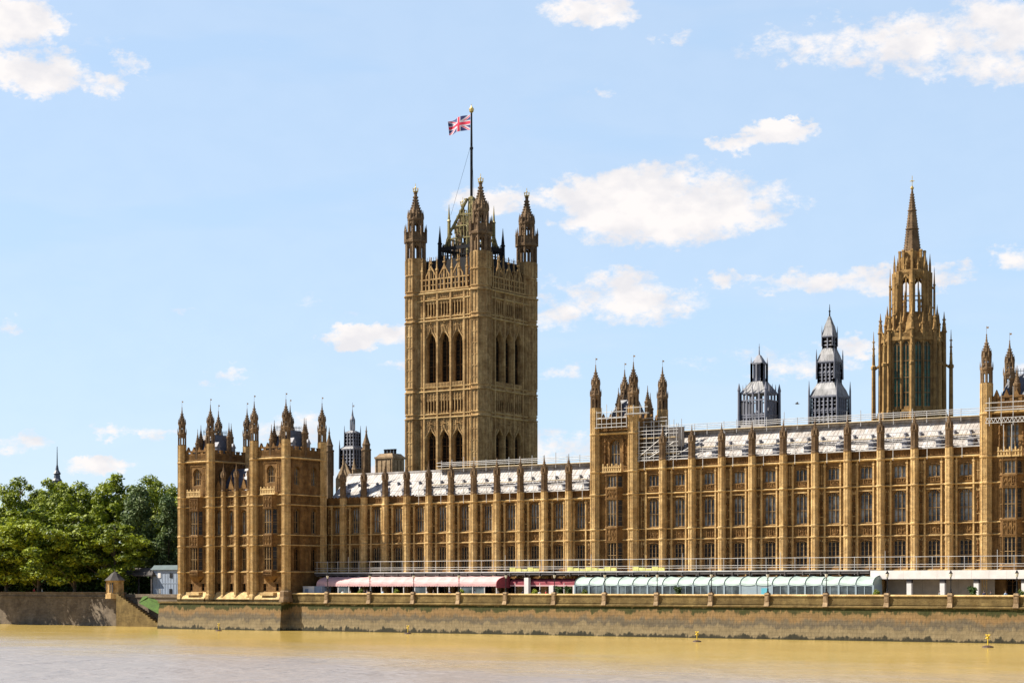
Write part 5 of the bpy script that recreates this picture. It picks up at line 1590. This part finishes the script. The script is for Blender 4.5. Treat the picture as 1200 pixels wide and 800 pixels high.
b.ext(pr + [(-7.2, 7.6), (-3.2, 7.6)], PINK1, PINK1 + .12)
mk('end_panel', b, M['red'], t, (0, 0, 0))
for i in range(17):
    b = MB(); b.box(-.07, .07, -.07, .07, 5.5, 8.4); mk('post', b, M['white'], t, (PINK0 + 2.45 * i, -7.05, 0))
for i in (2, 9, 13, 14):
    b = MB(); b.box(0, 2.2, -.03, .03, 5.6, 7.9); mk('screen', b, M['glass_tent'], t, (PINK0 + 2.45 * i + .1, -7.05, 0))
t = thing('terrace_awning', 'dark red flat awning with pink valance between the pink awning and the green marquee', 'awning', (9.5, -3, 5.5))
b, v = awning_mesh(15.2, 2.5, -1.2, -3.6, 9.2, 8.6, .62, True)
mk('canopy', b, M['red'], t, (2.2, 0, 0)); mk('valance', v, M['red'], t, (2.2, 0, 0))
b = MB(); b.box(0, 15.2, -3.66, -3.62, 7.86, 8.1); mk('hem', b, M['pink'], t, (2.2, 0, 0))
for x in (5.95, 10.9, 15.6):
    b = MB(); b.box(-.42, .42, -.35, .35, 5.5, 9.3 if x < 7 else 8.0); mk('pillar', b, M['white'], t, (x, -4.0, 0))
for x in (3.2, 8.2, 13.0):
    b = MB(); b.box(-.05, .05, -.05, .05, 5.5, 8.4); mk('post', b, M['white'], t, (x, -3.6, 0))

GX0, GX1, GN = 17.0, 69.0, 19
t = thing('marquee', 'long pale green glazed marquee with a ribbed curved roof on the terrace', 'marquee', (43, -4, 5.5))
GW = (GX1 - GX0) / GN
b = MB()
GP = [(-3.4 - 3.2 * math.sin(math.pi / 2 * i / 7), 9.45 - 1.35 * (1 - math.cos(math.pi / 2 * i / 7)) ** 1.1) for i in range(8)]
for s in range(GN):
    for q in range(6):
        xa, xb = GX0 + GW * (s + q / 6), GX0 + GW * (s + (q + 1) / 6)
        def sg(x): return -.14 * math.sin(math.pi * ((x - GX0) / GW - s))
        for (ya, za), (yb, zb_) in zip(GP[:-1], GP[1:]): b.face([(xa, ya, za + sg(xa)), (xb, ya, za + sg(xb)), (xb, yb, zb_ + sg(xb)), (xa, yb, zb_ + sg(xa))])
for x in (GX0, GX1): b.face([(x, y, z) for y, z in GP] + [(x, -3.4, 8.1)])
mk('canopy', b, M['greenroof'], t, (0, 0, 0))
rb = MB()
for (ya, za), (yb, zb_) in zip(GP[:-1], GP[1:]): rb.tube((0, ya, za + .03), (0, yb, zb_ + .03), .07, 5)
rbm = rb.mesh('rib', M['cabinroof'])
po = MB(); po.box(-.14, .14, -.1, .1, 5.5, 8.1); pom = po.mesh('post', M['greenframe'])
gl = MB()
gl.m = 0; gl.face([(.14, 0, 5.7), (GW - .14, 0, 5.7), (GW - .14, 0, 7.9), (.14, 0, 7.9)])
gl.m = 1; gl.box(.14, GW - .14, -.05, .05, 7.88, 8.05); gl.box(GW / 2 - .05, GW / 2 + .05, -.05, .03, 5.7, 7.9); gl.box(.14, GW - .14, -.05, .05, 5.5, 5.75)
glm = gl.mesh('glazing', [M['glass_tent'], M['greenframe']])
sd = MB(); sd.box(.1, GW - .1, -.04, .04, 5.5, 7.95); sdm = sd.mesh('side_panel', M['greenframe'])
td = MB(); td.box(.9, GW - .7, -.08, -.02, 5.5, 7.6); tdm = td.mesh('door', M['teal'])
for s in range(GN + 1):
    x = GX0 + GW * s
    mk('rib', rbm, None, t, (x, 0, 0)); mk('post', pom, None, t, (x, -6.5, 0))
    if s < GN:
        if s in (11, 12): mk('side_panel', sdm, None, t, (x, -6.5, 0))
        else: mk('glazing', glm, None, t, (x, -6.5, 0))
        if s in (12,): mk('door', tdm, None, t, (x, -6.5, 0))
b = MB(); b.box(GX1 - .05, GX1 + .05, -6.5, -3.4, 5.5, 8.1); mk('end_panel', b, M['greenframe'], t, (0, 0, 0))
b = MB(); b.box(GX0, GX1, -3.45, -3.3, 5.5, 9.4); mk('rear_curtain', b, M['hoard'], t, (0, 0, 0))

t = thing('terrace_canopy', 'flat canopy with broad white fascia on white posts, at the right', 'canopy', (82, -2.5, 5.5))
b = MB()
for i in range(13): b.box(67.5 + 2.6 * i + .01, 67.5 + 2.6 * (i + 1) - .01, -4.2, -4.08, 8.95, 10.2)
mk('fascia', b, M['white'], t, (0, 0, 0))
b = MB(); b.box(67.5, 101.3, -4.06, -.8, 9.9, 10.18); mk('roof', b, M['white'], t, (0, 0, 0))
for x in (68.6, 73.5, 78.6, 83.7, 90.7, 96):
    o = MB(); o.box(-.36, .36, -.3, .3, 5.5, 8.35); q = mk('post', o, M['white'], t, (x, -3.7, 0))
    o = MB(); o.box(-.38, .38, -.32, .32, 8.35, 8.95); mk('post_cap', o, M['beam'], q, (x, -3.7, 0))
b = MB()
for i in range(6): b.box(69 + 2.75 * i, 69 + 2.75 * i + 2.72, -1.3, -1.2, 5.5, 9.9)
mk('hoarding', b, M['hoard'], t, (0, 0, 0))

# street lamps on the wall pedestals
lp = MB()
lp.rings(0, 0, [(0, .2), (.15, .2), (.25, .10), (.5, .13), (.7, .07), (2.0, .055), (2.05, .12), (2.12, .06), (2.25, .10)], 8)
lp.tube((-.28, 0, 1.85), (.28, 0, 1.85), .035, 5)
lpm = lp.mesh('post', M['iron'])
lg = MB(); lg.rings(0, 0, [(2.27, .12), (2.75, .24), (2.78, .22)], 6); lgm = lg.mesh('lantern', M['lampglass'])
lc = MB(); lc.rings(0, 0, [(2.78, .28), (2.82, .27), (3.0, .12), (3.08, .14), (3.15, .04), (3.35, .02)], 6)
for k in range(6):
    a = math.pi / 6 + k * math.pi / 3
    lc.tube((.12 * math.cos(a), .12 * math.sin(a), 2.25), (.25 * math.cos(a), .25 * math.sin(a), 2.8), .018, 4)
lcm = lc.mesh('lantern_cap', M['iron'])
lamp_label = ['before the shaded purple end of the pink awning', 'in front of the pink awning where the shadow ends', 'in front of the sunlit middle of the pink awning', 'near the right end of the pink awning',
              'beside the tall white pillar by the dark red awning', 'before the dark potted bushes by the dark red awning', 'at the left end of the green marquee', 'before the left third of the green marquee',
              'before the middle of the green marquee', 'beside the pale blank panels of the green marquee', 'near the right end of the green marquee', 'just right of the green marquee, below the white fascia', 'between two white posts of the flat canopy, right of its middle', 'before the flat canopy at the very right edge']
for x, lab in zip(LAMPX[:14], lamp_label):
    t = thing('street_lamp', 'black lamp post ' + lab, 'street lamp', (x, -10.5, 6.92), 'lamps along the terrace wall')
    mk('post', lpm, None, t); q = mk('lantern', lgm, None, t); mk('lantern_cap', lcm, None, q)

# white storage boxes at the left end of the terrace
for (xa, xb, lab, c) in ((-39.9, -37.3, 'pale blue-white box cabin at the left end of the terrace, the larger one', 'white'), (-37.2, -35.5, 'narrow grey-blue box next to the pale cabin at the left end of the terrace', 'cabin')):
    t = thing('storage_box', lab, 'cabin', ((xa + xb) / 2, -7, 5.5))
    b = MB(); b.box(xa, xb, -8.0, -5.5, 5.5, 7.75); b.box(xa - .05, xb + .05, -8.06, -5.45, 7.75, 7.86)
    for i in range(5): b.box(xa + (xb - xa) * (i + .5) / 5 - .03, xa + (xb - xa) * (i + .5) / 5 + .03, -8.05, -7.98, 5.6, 7.7)
    mk('body', b, M[c], t, (0, 0, 0))
    b = MB(); b.box(xa + .5, xa + 1.3, -8.08, -8.03, 5.5, 7.4); mk('door', b, M['cabin'], t, (0, 0, 0))

# ---- leaf clumps, plants, trees
def leaves(mb, c, rad, n, size, rnd, flat=.75):
    for _ in range(n):
        d = Vector((rnd.gauss(0, 1), rnd.gauss(0, 1), rnd.gauss(0, 1)))
        if d.length < 1e-3: continue
        d.normalize()
        q = rnd.random() ** .45
        p = c + Vector((d.x * rad, d.y * rad, d.z * rad * flat)) * q
        nrm = (d * .7 + Vector((rnd.gauss(0, .5), rnd.gauss(0, .5), rnd.gauss(.35, .5)))).normalized()
        a = nrm.orthogonal().normalized(); b = nrm.cross(a)
        th = rnd.uniform(0, 6.28); a, b = a * math.cos(th) + b * math.sin(th), b * math.cos(th) - a * math.sin(th)
        s = size * rnd.uniform(.6, 1.25)
        mb.idx([tuple(p - a * s), tuple(p - b * s * .55 + nrm * s * .1), tuple(p + a * s), tuple(p + b * s * .55 + nrm * s * .1)], [(0, 1, 2, 3)])

def crown_tree(seed, Rr, z0, z1, kind='round', clumps=70, per=150, size=.34):
    rnd = random.Random(seed)
    cr, tr = MB(), MB()
    zc, hz = (z0 + z1) / 2, (z1 - z0) / 2
    cs = []
    for i in range(clumps):
        for _try in range(30):
            d = Vector((rnd.uniform(-1, 1), rnd.uniform(-1, 1), rnd.uniform(-1, 1)))
            if .35 < d.length < 1.0: break
        if kind == 'round':
            k = 1.0 if d.z < .2 else (1 - (d.z - .2) * .35)
            lean = 1 + .12 * math.sin(3 * math.atan2(d.y, d.x) + seed)
            p = Vector((d.x * Rr * k * lean, d.y * Rr * k * lean, zc + d.z * hz))
            rad = rnd.uniform(1.1, 2.4) * Rr / 8
        else:
            p = Vector((d.x * Rr * (1 - .35 * max(0, d.z)), d.y * Rr * (1 - .35 * max(0, d.z)), zc + d.z * hz))
            rad = rnd.uniform(.7, 1.5)
        cs.append(p)
        leaves(cr, p, rad, int(per * (rad / 1.6) ** 1.3), size, rnd, .7 if kind == 'round' else 1.5)
    h0 = 0
    tr.tube((0, 0, -.3), (.1, .1, z0 * .6), Rr * .075, 9, Rr * .055)
    tr.tube((.1, .1, z0 * .6), (.3, .0, zc), Rr * .055, 7, Rr * .03)
    tr.tube((.3, 0, zc), (.2, .2, z1 - 1.5), Rr * .03, 5, .05)
    for p in cs[::3]:
        s = Vector((.15, .1, max(z0 * .6, p.z - (Vector((p.x, p.y, 0)).length) * .9)))
        m = (s + p) / 2 + Vector((0, 0, .5))
        tr.tube(tuple(s), tuple(m), Rr * .022, 5, Rr * .014); tr.tube(tuple(m), tuple(p), Rr * .014, 4, .03)
    lm = {'round': 'leaf', 'dark': 'leaf_dark'}.get(kind, 'leaf_poplar')
    return cr, tr
TREES = {}
for key, (seed, Rr, z0, z1, kind, cl, per, mat) in {
        'a': (11, 7.6, 3.2, 22.5, 'round', 90, 190, 'leaf'), 'b': (23, 7.0, 3.0, 24.5, 'round', 90, 190, 'leaf'), 'c': (37, 6.4, 2.6, 17.5, 'round', 80, 170, 'leaf'),
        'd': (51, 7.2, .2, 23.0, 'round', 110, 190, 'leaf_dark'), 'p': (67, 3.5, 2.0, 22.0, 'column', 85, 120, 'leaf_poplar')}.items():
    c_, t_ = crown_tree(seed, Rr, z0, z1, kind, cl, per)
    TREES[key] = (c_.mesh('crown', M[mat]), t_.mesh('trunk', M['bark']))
def tree(key, x, y, s, rz, lab, group='trees in the riverside garden'):
    wide = 1.28 if key == 'c' else 1.0
    t = thing('broadleaf_tree' if key != 'p' else 'columnar_tree', lab, 'tree', (x, y, 5.5), group)
    a = mk('trunk', TREES[key][1], None, t, None, rz); a.scale = (s, s, s * (.9 if key == 'c' else 1))
    c_ = mk('crown', TREES[key][0], None, t, (x - .6, y - 2.4, 5.5) if y < 2 else None, rz); c_.scale = (s * wide, s * wide, s * (.9 if key == 'c' else 1))
for (key, x, y, s, rz, lab) in [
        ('a', -150, 1.5, 1.0, 2.2, 'tree just past the left edge of the picture, reaching over the river wall'),
        ('c', -140, .8, 1.15, 3.9, 'bushy tree cut by the left edge of the picture, nearest the river wall'),
        ('c', -129.5, .4, 1.12, 0.3, 'low bright bushy tree over the river wall, second from the left edge'),
        ('c', -119, .4, 1.2, 2.9, 'rounded low tree above the two people at the garden wall'),
        ('c', -108.5, .6, 1.12, 4.1, 'low bright tree over the wall, left of the stone kiosk'),
        ('c', -100, 3.5, .98, 5.2, 'lowest light yellow-green tree, right above the stone kiosk'),
        ('a', -156, 19, 1.03, .9, 'tall tree at the left edge behind the low bushy ones'),
        ('b', -145, 18, 1.10, 3.3, 'tall pale green tree left of the thin mast'),
        ('a', -136, 20, 1.12, 5.0, 'tall broad tree straight below the thin mast'),
        ('a', -141, 25, 1.16, 1.2, 'tall tree at the back, filling the skyline left of the thin mast'),
        ('b', -126, 17, 1.04, .2, 'tall rounded tree right of the thin mast'),
        ('a', -117, 20, 1.16, 2.4, 'highest tree of the garden, left of the grey-green columnar tree'),
        ('b', -107, 22, 1.08, 1.4, 'tall tree behind the columnar trees'),
        ('a', -97, 25, 1.10, 4.4, 'tall tree half hidden behind the end pavilion'),
        ('p', -101.5, 11, 1.05, .0, 'tall grey-green columnar tree with drooping leaves'),
        ('p', -94.5, 13, .95, 2.0, 'darker columnar tree right behind the blue-grey site cabin'),
        ('p', -89.5, 15, .85, 3.1, 'short dark columnar tree touching the end pavilion'),
        ('d', -170, 32, .88, .5, 'dark tree at the back of the garden, far left'),
        ('d', -157, 32, .88, 1.7, 'dark tree at the back, left of the thin mast'),
        ('d', -145, 31, .88, 2.6, 'dark tree at the back, below the thin mast'),
        ('d', -133, 33, .88, 3.9, 'dark tree at the back of the middle of the garden'),
        ('d', -120, 31, .88, 4.8, 'dark tree at the back, behind the highest garden tree'),
        ('d', -107, 32, .88, 5.6, 'dark tree at the back of the garden nearest the palace')]:
    tree(key, x, y, s, rz, lab)
def shrub_mesh(seed, r, h, n, mat, size=.16):
    rnd = random.Random(seed); b = MB()
    for i in range(7): leaves(b, Vector((rnd.uniform(-.5, .5) * r, rnd.uniform(-.5, .5) * r, h * rnd.uniform(.35, .85))), r * .55, n, size, rnd, .8)
    for i in range(5): b.tube((0, 0, 0), (rnd.uniform(-.4, .4) * r, rnd.uniform(-.4, .4) * r, h * .6), .03, 4)
    return b.mesh('garden_shrub', M[mat])
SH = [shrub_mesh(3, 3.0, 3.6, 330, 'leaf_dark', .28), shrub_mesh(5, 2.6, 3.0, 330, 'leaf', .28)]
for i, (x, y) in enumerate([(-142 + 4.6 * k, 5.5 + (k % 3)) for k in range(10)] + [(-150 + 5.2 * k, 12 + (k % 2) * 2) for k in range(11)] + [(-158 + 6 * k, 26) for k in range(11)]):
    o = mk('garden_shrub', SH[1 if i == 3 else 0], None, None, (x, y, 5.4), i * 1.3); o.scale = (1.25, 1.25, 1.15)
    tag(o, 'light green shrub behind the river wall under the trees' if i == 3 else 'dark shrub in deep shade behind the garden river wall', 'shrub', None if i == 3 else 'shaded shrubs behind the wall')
PS = shrub_mesh(9, .75, 1.35, 90, 'leaf', .13); PT = shrub_mesh(13, .9, 1.9, 110, 'leaf_dark', .14)
pot_ = MB(); pot_.rings(0, 0, [(0, .26), (.5, .38), (.56, .42), (.6, .4)], 10); POT = pot_.mesh('pot', M['hoard'])
for (x, y, m_, lab) in [(-26.2, -8.6, PS, 'small potted bush on the terrace under the pink awning, left of the yellowish one'), (-18.3, -8.6, PS, 'yellowish potted bush on the terrace before the sunlit pink awning'), (-4.4, -8.6, PS, 'potted bush at the right part of the pink awning'),
        (10.6, -8.8, PS, 'low potted bush beside a short white pillar'), (15.5, -9, PT, 'dark potted bush, left of the pair by the second lamp of the red awning'), (17.4, -9, PT, 'dark potted bush, right of the pair by the red awning'), (20.3, -8.9, PS, 'light potted bush before the left end of the green marquee'),
        (37.2, -8.2, PT, 'dark potted bush before the marquee glazing'), (70.4, -8.6, PS, 'leafy potted bush just right of the green marquee'), (84.6, -7.6, PT, 'taller potted plant under the flat white canopy'), (92, -8.9, PS, 'potted bush at the right edge of the terrace')]:
    t = thing('potted_plant', lab, 'plant', (x, y, 5.5), 'potted plants on the terrace')
    mk('pot', POT, None, t); q = mk('foliage', m_, None, t, (x, y, 6.0))

# ---- kiosk, shelter roof and site cabin in the garden
t = thing('kiosk', 'small octagonal stone kiosk with dark pointed roof at the head of the stairs', 'kiosk', (-93.6, -2.6, 5.5))
b = MB(); b.rings(0, 0, [(-.1, 2.0), (.9, 1.95), (1.0, 1.7), (3.2, 1.7), (3.3, 1.95), (3.5, 1.95), (3.6, 1.8)])
oct_panels(b, 0, 0, 1.0, 3.2, 1.7, 20, t=.09)
mk('wall', b, M['stone_sunlit'], t)
b = MB(); b.rings(0, 0, [(3.5, 2.2), (4.1, 1.5), (4.9, .7), (5.2, .15), (5.7, .04)])
mk('roof', b, M['darkroof'], t)
b = MB(); b.box(.25, 1.15, -1.63, -1.55, 1.1, 3.0); mk('door', b, M['darkroof'], t)
b = MB(); b.box(-1.0, -.5, -1.66, -1.5, 1.6, 2.9); w_ = mk('window', b, M['glass_dark'], t, None, R(-20))
t = thing('garden_shelter', 'dark roofed shelter in the shade behind the stone kiosk', 'shelter', (-92, 4, 5.5))
b = MB(); b.frus(-4.6, 4.6, -2.6, 2.6, 4.6, -3.2, 3.2, -.6, .6, 6.0); b.box(-4.7, 4.7, -2.7, 2.7, 4.35, 4.6); mk('roof', b, M['darkroof'], t)
for sx in (-1, 1):
    for sy in (-1, 1):
        b = MB(); b.box(sx * 4.2 - .12, sx * 4.2 + .12, sy * 2.3 - .12, sy * 2.3 + .12, 0, 4.4); mk('post', b, M['beam'], t)
t = thing('site_cabin', 'blue-grey two storey site cabin with tiny square windows next to the end pavilion', 'cabin', (-82.4, 4, 5.5))
b = MB(); b.box(-5.9, 6.4, -1.5, 3, .3, 5.6); b.box(-5.95, 6.45, -1.56, 3.05, 2.9, 3.05)
for i in range(16): b.box(-5.7 + .78 * i, -5.62 + .78 * i, -1.55, -1.48, .4, 5.5)
mk('body', b, M['cabin'], t)
b = MB(); b.frus(-6.2, 6.7, -1.9, 3.3, 5.6, -6.0, 6.5, -1.0, 2.4, 6.5); mk('roof', b, M['cabinroof'], t)
for i, (x, z) in enumerate(((-4.4, 4.0), (-1.2, 4.0), (1.9, 4.0), (5.0, 4.0), (-4.5, .9), (-1.3, .9), (1.9, .9))):
    b = MB(); b.box(x, x + .75, -1.6, -1.5, z, z + .95); mk('window', b, M['glass_dark'] if i not in (0, 4, 6) else M['white'], t)
t = thing('roof_mast', 'thin mast on a dark pointed roof lantern rising far behind the garden trees', 'mast', (-281.7, 150, 30))
b = MB(); b.rings(0, 0, [(-25, 1.6), (11.4, 1.5), (11.6, 1.8), (12.4, 1.1), (13.6, .95), (13.9, 1.3), (15, .6), (16.6, .3)]); mk('lantern', b, M['slate'], t)
b = MB(); b.tube((0, 0, 16), (0, 0, 22.6), .22, 5, .08); mk('mast', b, M['iron'], t)

# ---- yellow markers in the river
mk_post = MB(); mk_post.tube((0, 0, .2), (0, 0, 2.1), .10, 6)
MP = mk_post.mesh('post', M['yellow'])
mt_ = MB()
mt_.tube((-.42, 0, 1.45), (.42, 0, 2.15), .085, 5); mt_.tube((.42, 0, 1.45), (-.42, 0, 2.15), .085, 5)
mt_.tube((0, -.42, 1.45), (0, .42, 2.15), .085, 5); mt_.tube((0, .42, 1.45), (0, -.42, 2.15), .085, 5)
MT = mt_.mesh('topmark', M['yellow'])
mf = MB(); mf.rings(0, 0, [(-.3, .75), (0, .95), (.18, .9), (.32, .4), (.36, .14)], 12); MF = mf.mesh('float', M['rust'])
for (x, y, s, lab) in ((-48.6, -20.5, .62, 'small yellow buoy below the end pavilion, leftmost of the four'), (-9.0, -17.2, .64, 'small yellow buoy left of the middle, off the pink awning'), (51.8, -28.5, .68, 'yellow buoy with a cross top in front of the green marquee'), (94.6, -28.5, .78, 'yellow buoy nearest the right edge, the largest of the four')):
    t = thing('buoy', lab, 'buoy', (x, y, 0), 'yellow buoys in the river')
    for n_, m_ in (('float', MF), ('post', MP), ('topmark', MT)):
        o = mk(n_, m_, None, t); o.scale = (s, s, s)

# ---- people
def build_person():
    J = [((0, 0, .95), .15), ((0, 0, 1.25), .165), ((0, 0, 1.47), .06), ((0, -.01, 1.58), .10), ((0, 0, 1.70), .075),
         ((-.10, 0, .90), .095), ((-.11, -.02, .5), .065), ((-.11, .02, .08), .045), ((-.12, -.14, .03), .04),
         ((.10, 0, .90), .095), ((.11, -.02, .5), .065), ((.11, .02, .08), .045), ((.12, -.14, .03), .04),
         ((-.18, 0, 1.41), .07), ((-.24, .02, 1.13), .05), ((-.22, -.14, .92), .035), ((.18, 0, 1.41), .07), ((.24, .02, 1.13), .05), ((.22, -.14, .92), .035)]
    Ed = [(0, 1), (1, 2), (2, 3), (3, 4), (0, 5), (5, 6), (6, 7), (7, 8), (0, 9), (9, 10), (10, 11), (11, 12), (1, 13), (13, 14), (14, 15), (1, 16), (16, 17), (17, 18)]
    bm = bmesh.new(); lay = bm.verts.layers.skin.verify()
    vs = []
    for i, (p, r) in enumerate(J):
        v = bm.verts.new(p); v[lay].radius = (r, r * .85); v[lay].use_root = (i == 0); vs.append(v)
    for a, b_ in Ed: bm.edges.new((vs[a], vs[b_]))
    me = bpy.data.meshes.new('skeleton'); bm.to_mesh(me); bm.free()
    ob = bpy.data.objects.new('skeleton', me); COL.objects.link(ob)
    ob.modifiers.new('Skin', 'SKIN')
    sub = ob.modifiers.new('Sub', 'SUBSURF'); sub.levels = 2; sub.render_levels = 2
    dg = bpy.context.evaluated_depsgraph_get()
    res = bpy.data.meshes.new_from_object(ob.evaluated_get(dg))
    bpy.data.objects.remove(ob)
    return res
BODY = build_person()
hb = MB(); hb.rings(0, .01, [(1.60, .105), (1.66, .118), (1.72, .105), (1.765, .06), (1.78, .01)], 10); HAIR = hb.mesh('hair', M['hair'])
SHIRTS = {'white': (.75, .74, .72), 'red': (.45, .03, .04), 'navy': (.03, .04, .10), 'black': (.02, .02, .022), 'pale blue': (.40, .50, .65), 'grey': (.25, .25, .26)}
BODIES = {}
for k, rgb in SHIRTS.items():
    me = BODY.copy(); me.name = 'body'
    me.materials.clear()
    for m_ in (M['skin'], pmat('shirt_' + k.replace(' ', '_'), rgb, .85), M['denim']): me.materials.append(m_)
    mi = []
    for p in me.polygons:
        c_ = p.center
        arm = abs(c_.x) > .19
        mi.append(2 if (c_.z < .93 and not arm and c_.z > .09) else (0 if c_.z > 1.46 or (arm and c_.z < 1.12) else (1 if c_.z > .9 or arm else 2)))
    me.polygons.foreach_set('material_index', mi); me.polygons.foreach_set('use_smooth', [True] * len(mi))
    BODIES[k] = me
for (x, y, rz, shirt, lab, floor) in [
        (-119.5, -.55, .4, 'red', 'person in a red top looking over the garden river wall', 5.85), (-117.1, -.55, 2.2, 'white', 'person in a white top beside the one in red at the garden wall', 5.85),
        (-29.6, -9.3, .5, 'white', 'person in white standing on the terrace at the shadow edge of the pink awning', 5.6), (-28.2, -8.9, 2.5, 'grey', 'person in grey next to the one in white by the pink awning', 5.6),
        (-24.9, -9.1, 1.2, 'black', 'person in black just left of the second lamp of the terrace', 5.6), (-24.1, -9.3, 3.0, 'navy', 'person in navy close to the second lamp of the terrace', 5.6),
        (-20.9, -9.0, .2, 'pale blue', 'person in pale blue between the second lamp and the yellowish bush', 5.6), (-11.0, -9.3, 1.7, 'white', 'person in white just right of the third lamp of the terrace', 5.6), (-9.9, -9.0, 2.7, 'black', 'person in black under the sunlit pink awning', 5.6),
        (11.9, -9.2, .9, 'white', 'person in white on the terrace before the dark red awning', 5.6), (13.2, -9.3, 2.4, 'red', 'person in a red top before the dark red awning', 5.6),
        (86.4, -8.0, .7, 'navy', 'person in navy at the dark opening under the flat canopy, left of the pair', 5.6), (87.3, -7.8, 2.6, 'black', 'person in black at the dark opening under the flat canopy, right of the pair', 5.6), (89.6, -8.2, 1.0, 'pale blue', 'person in pale blue near the last white post at the right', 5.6)]:
    t = thing('person', lab, 'person', (x, y, floor - .1), 'people by the river wall')
    mk('body', BODIES[shirt], None, t, None, rz); mk('hair', HAIR, None, t, None, rz)
for (x, y, rz, shirt, lab) in [(-6.3, -9.2, .3, 'navy', 'person in navy near the right end of the pink awning'), (-1.2, -9.1, 2.0, 'pale blue', 'person in pale blue right of the fourth lamp post'), (3.6, -9.2, 1.1, 'grey', 'person in grey where the pink and red awnings meet'),
        (8.4, -9.0, 2.7, 'navy', 'person in navy between the white pillars of the red awning'), (72.2, -8.4, .4, 'black', 'person in black at the left end of the flat white canopy'), (79.9, -8.3, 1.9, 'grey', 'person in grey before the cream hoarding of the flat canopy')]:
    t = thing('person', lab, 'person', (x, y, 5.5), 'people by the river wall')
    mk('body', BODIES[shirt], None, t, None, rz); mk('hair', HAIR, None, t, None, rz)
tb = MB(); tb.rings(0, 0, [(.70, .62), (.76, .64), (.78, .6)], 14); TT = tb.mesh('table_top', M['table'])
tb = MB(); tb.rings(0, 0, [(0, .3), (.05, .28), (.06, .05), (.71, .05)], 10); TL = tb.mesh('table_leg', M['iron'])
for x in (-33.5, -30.8, -16, -13.6, -6.8, 5.2, 13.6, 76.0, 81.4, 88.3):
    t = thing('table', 'round white table standing on the terrace behind the river wall', 'table', (x, -9.4, 5.5), 'white terrace tables')
    mk('table_top', TT, None, t); mk('table_leg', TL, None, t)
# bird over the roofs
b = MB(); b.rings(0, 0, [(-.5, .02), (-.2, .16), (.15, .17), (.4, .08), (.6, .02)], 8)
for v in range(len(b.v)): b.v[v] = (b.v[v][2], b.v[v][1], b.v[v][0])
for s in (-1, 1):
    b.idx([(.2, s * .1, .08), (-.2, s * .1, .08), (-.15, s * .8, .3), (.12, s * .8, .34), (-.2, s * 1.5, .18)], [(0, 1, 2, 3), (3, 2, 4)])
b.idx([(-.45, .03, 0), (-.45, -.03, 0), (-.85, -.16, .02), (-.85, .16, .02)], [(0, 1, 2, 3)])
o = mk('bird', b, M['slate'], None, (68.2, -30, 32.8), .6); o.scale = (.6, .6, .6); tag(o, 'dark bird gliding between the two grey lead turrets', 'bird')
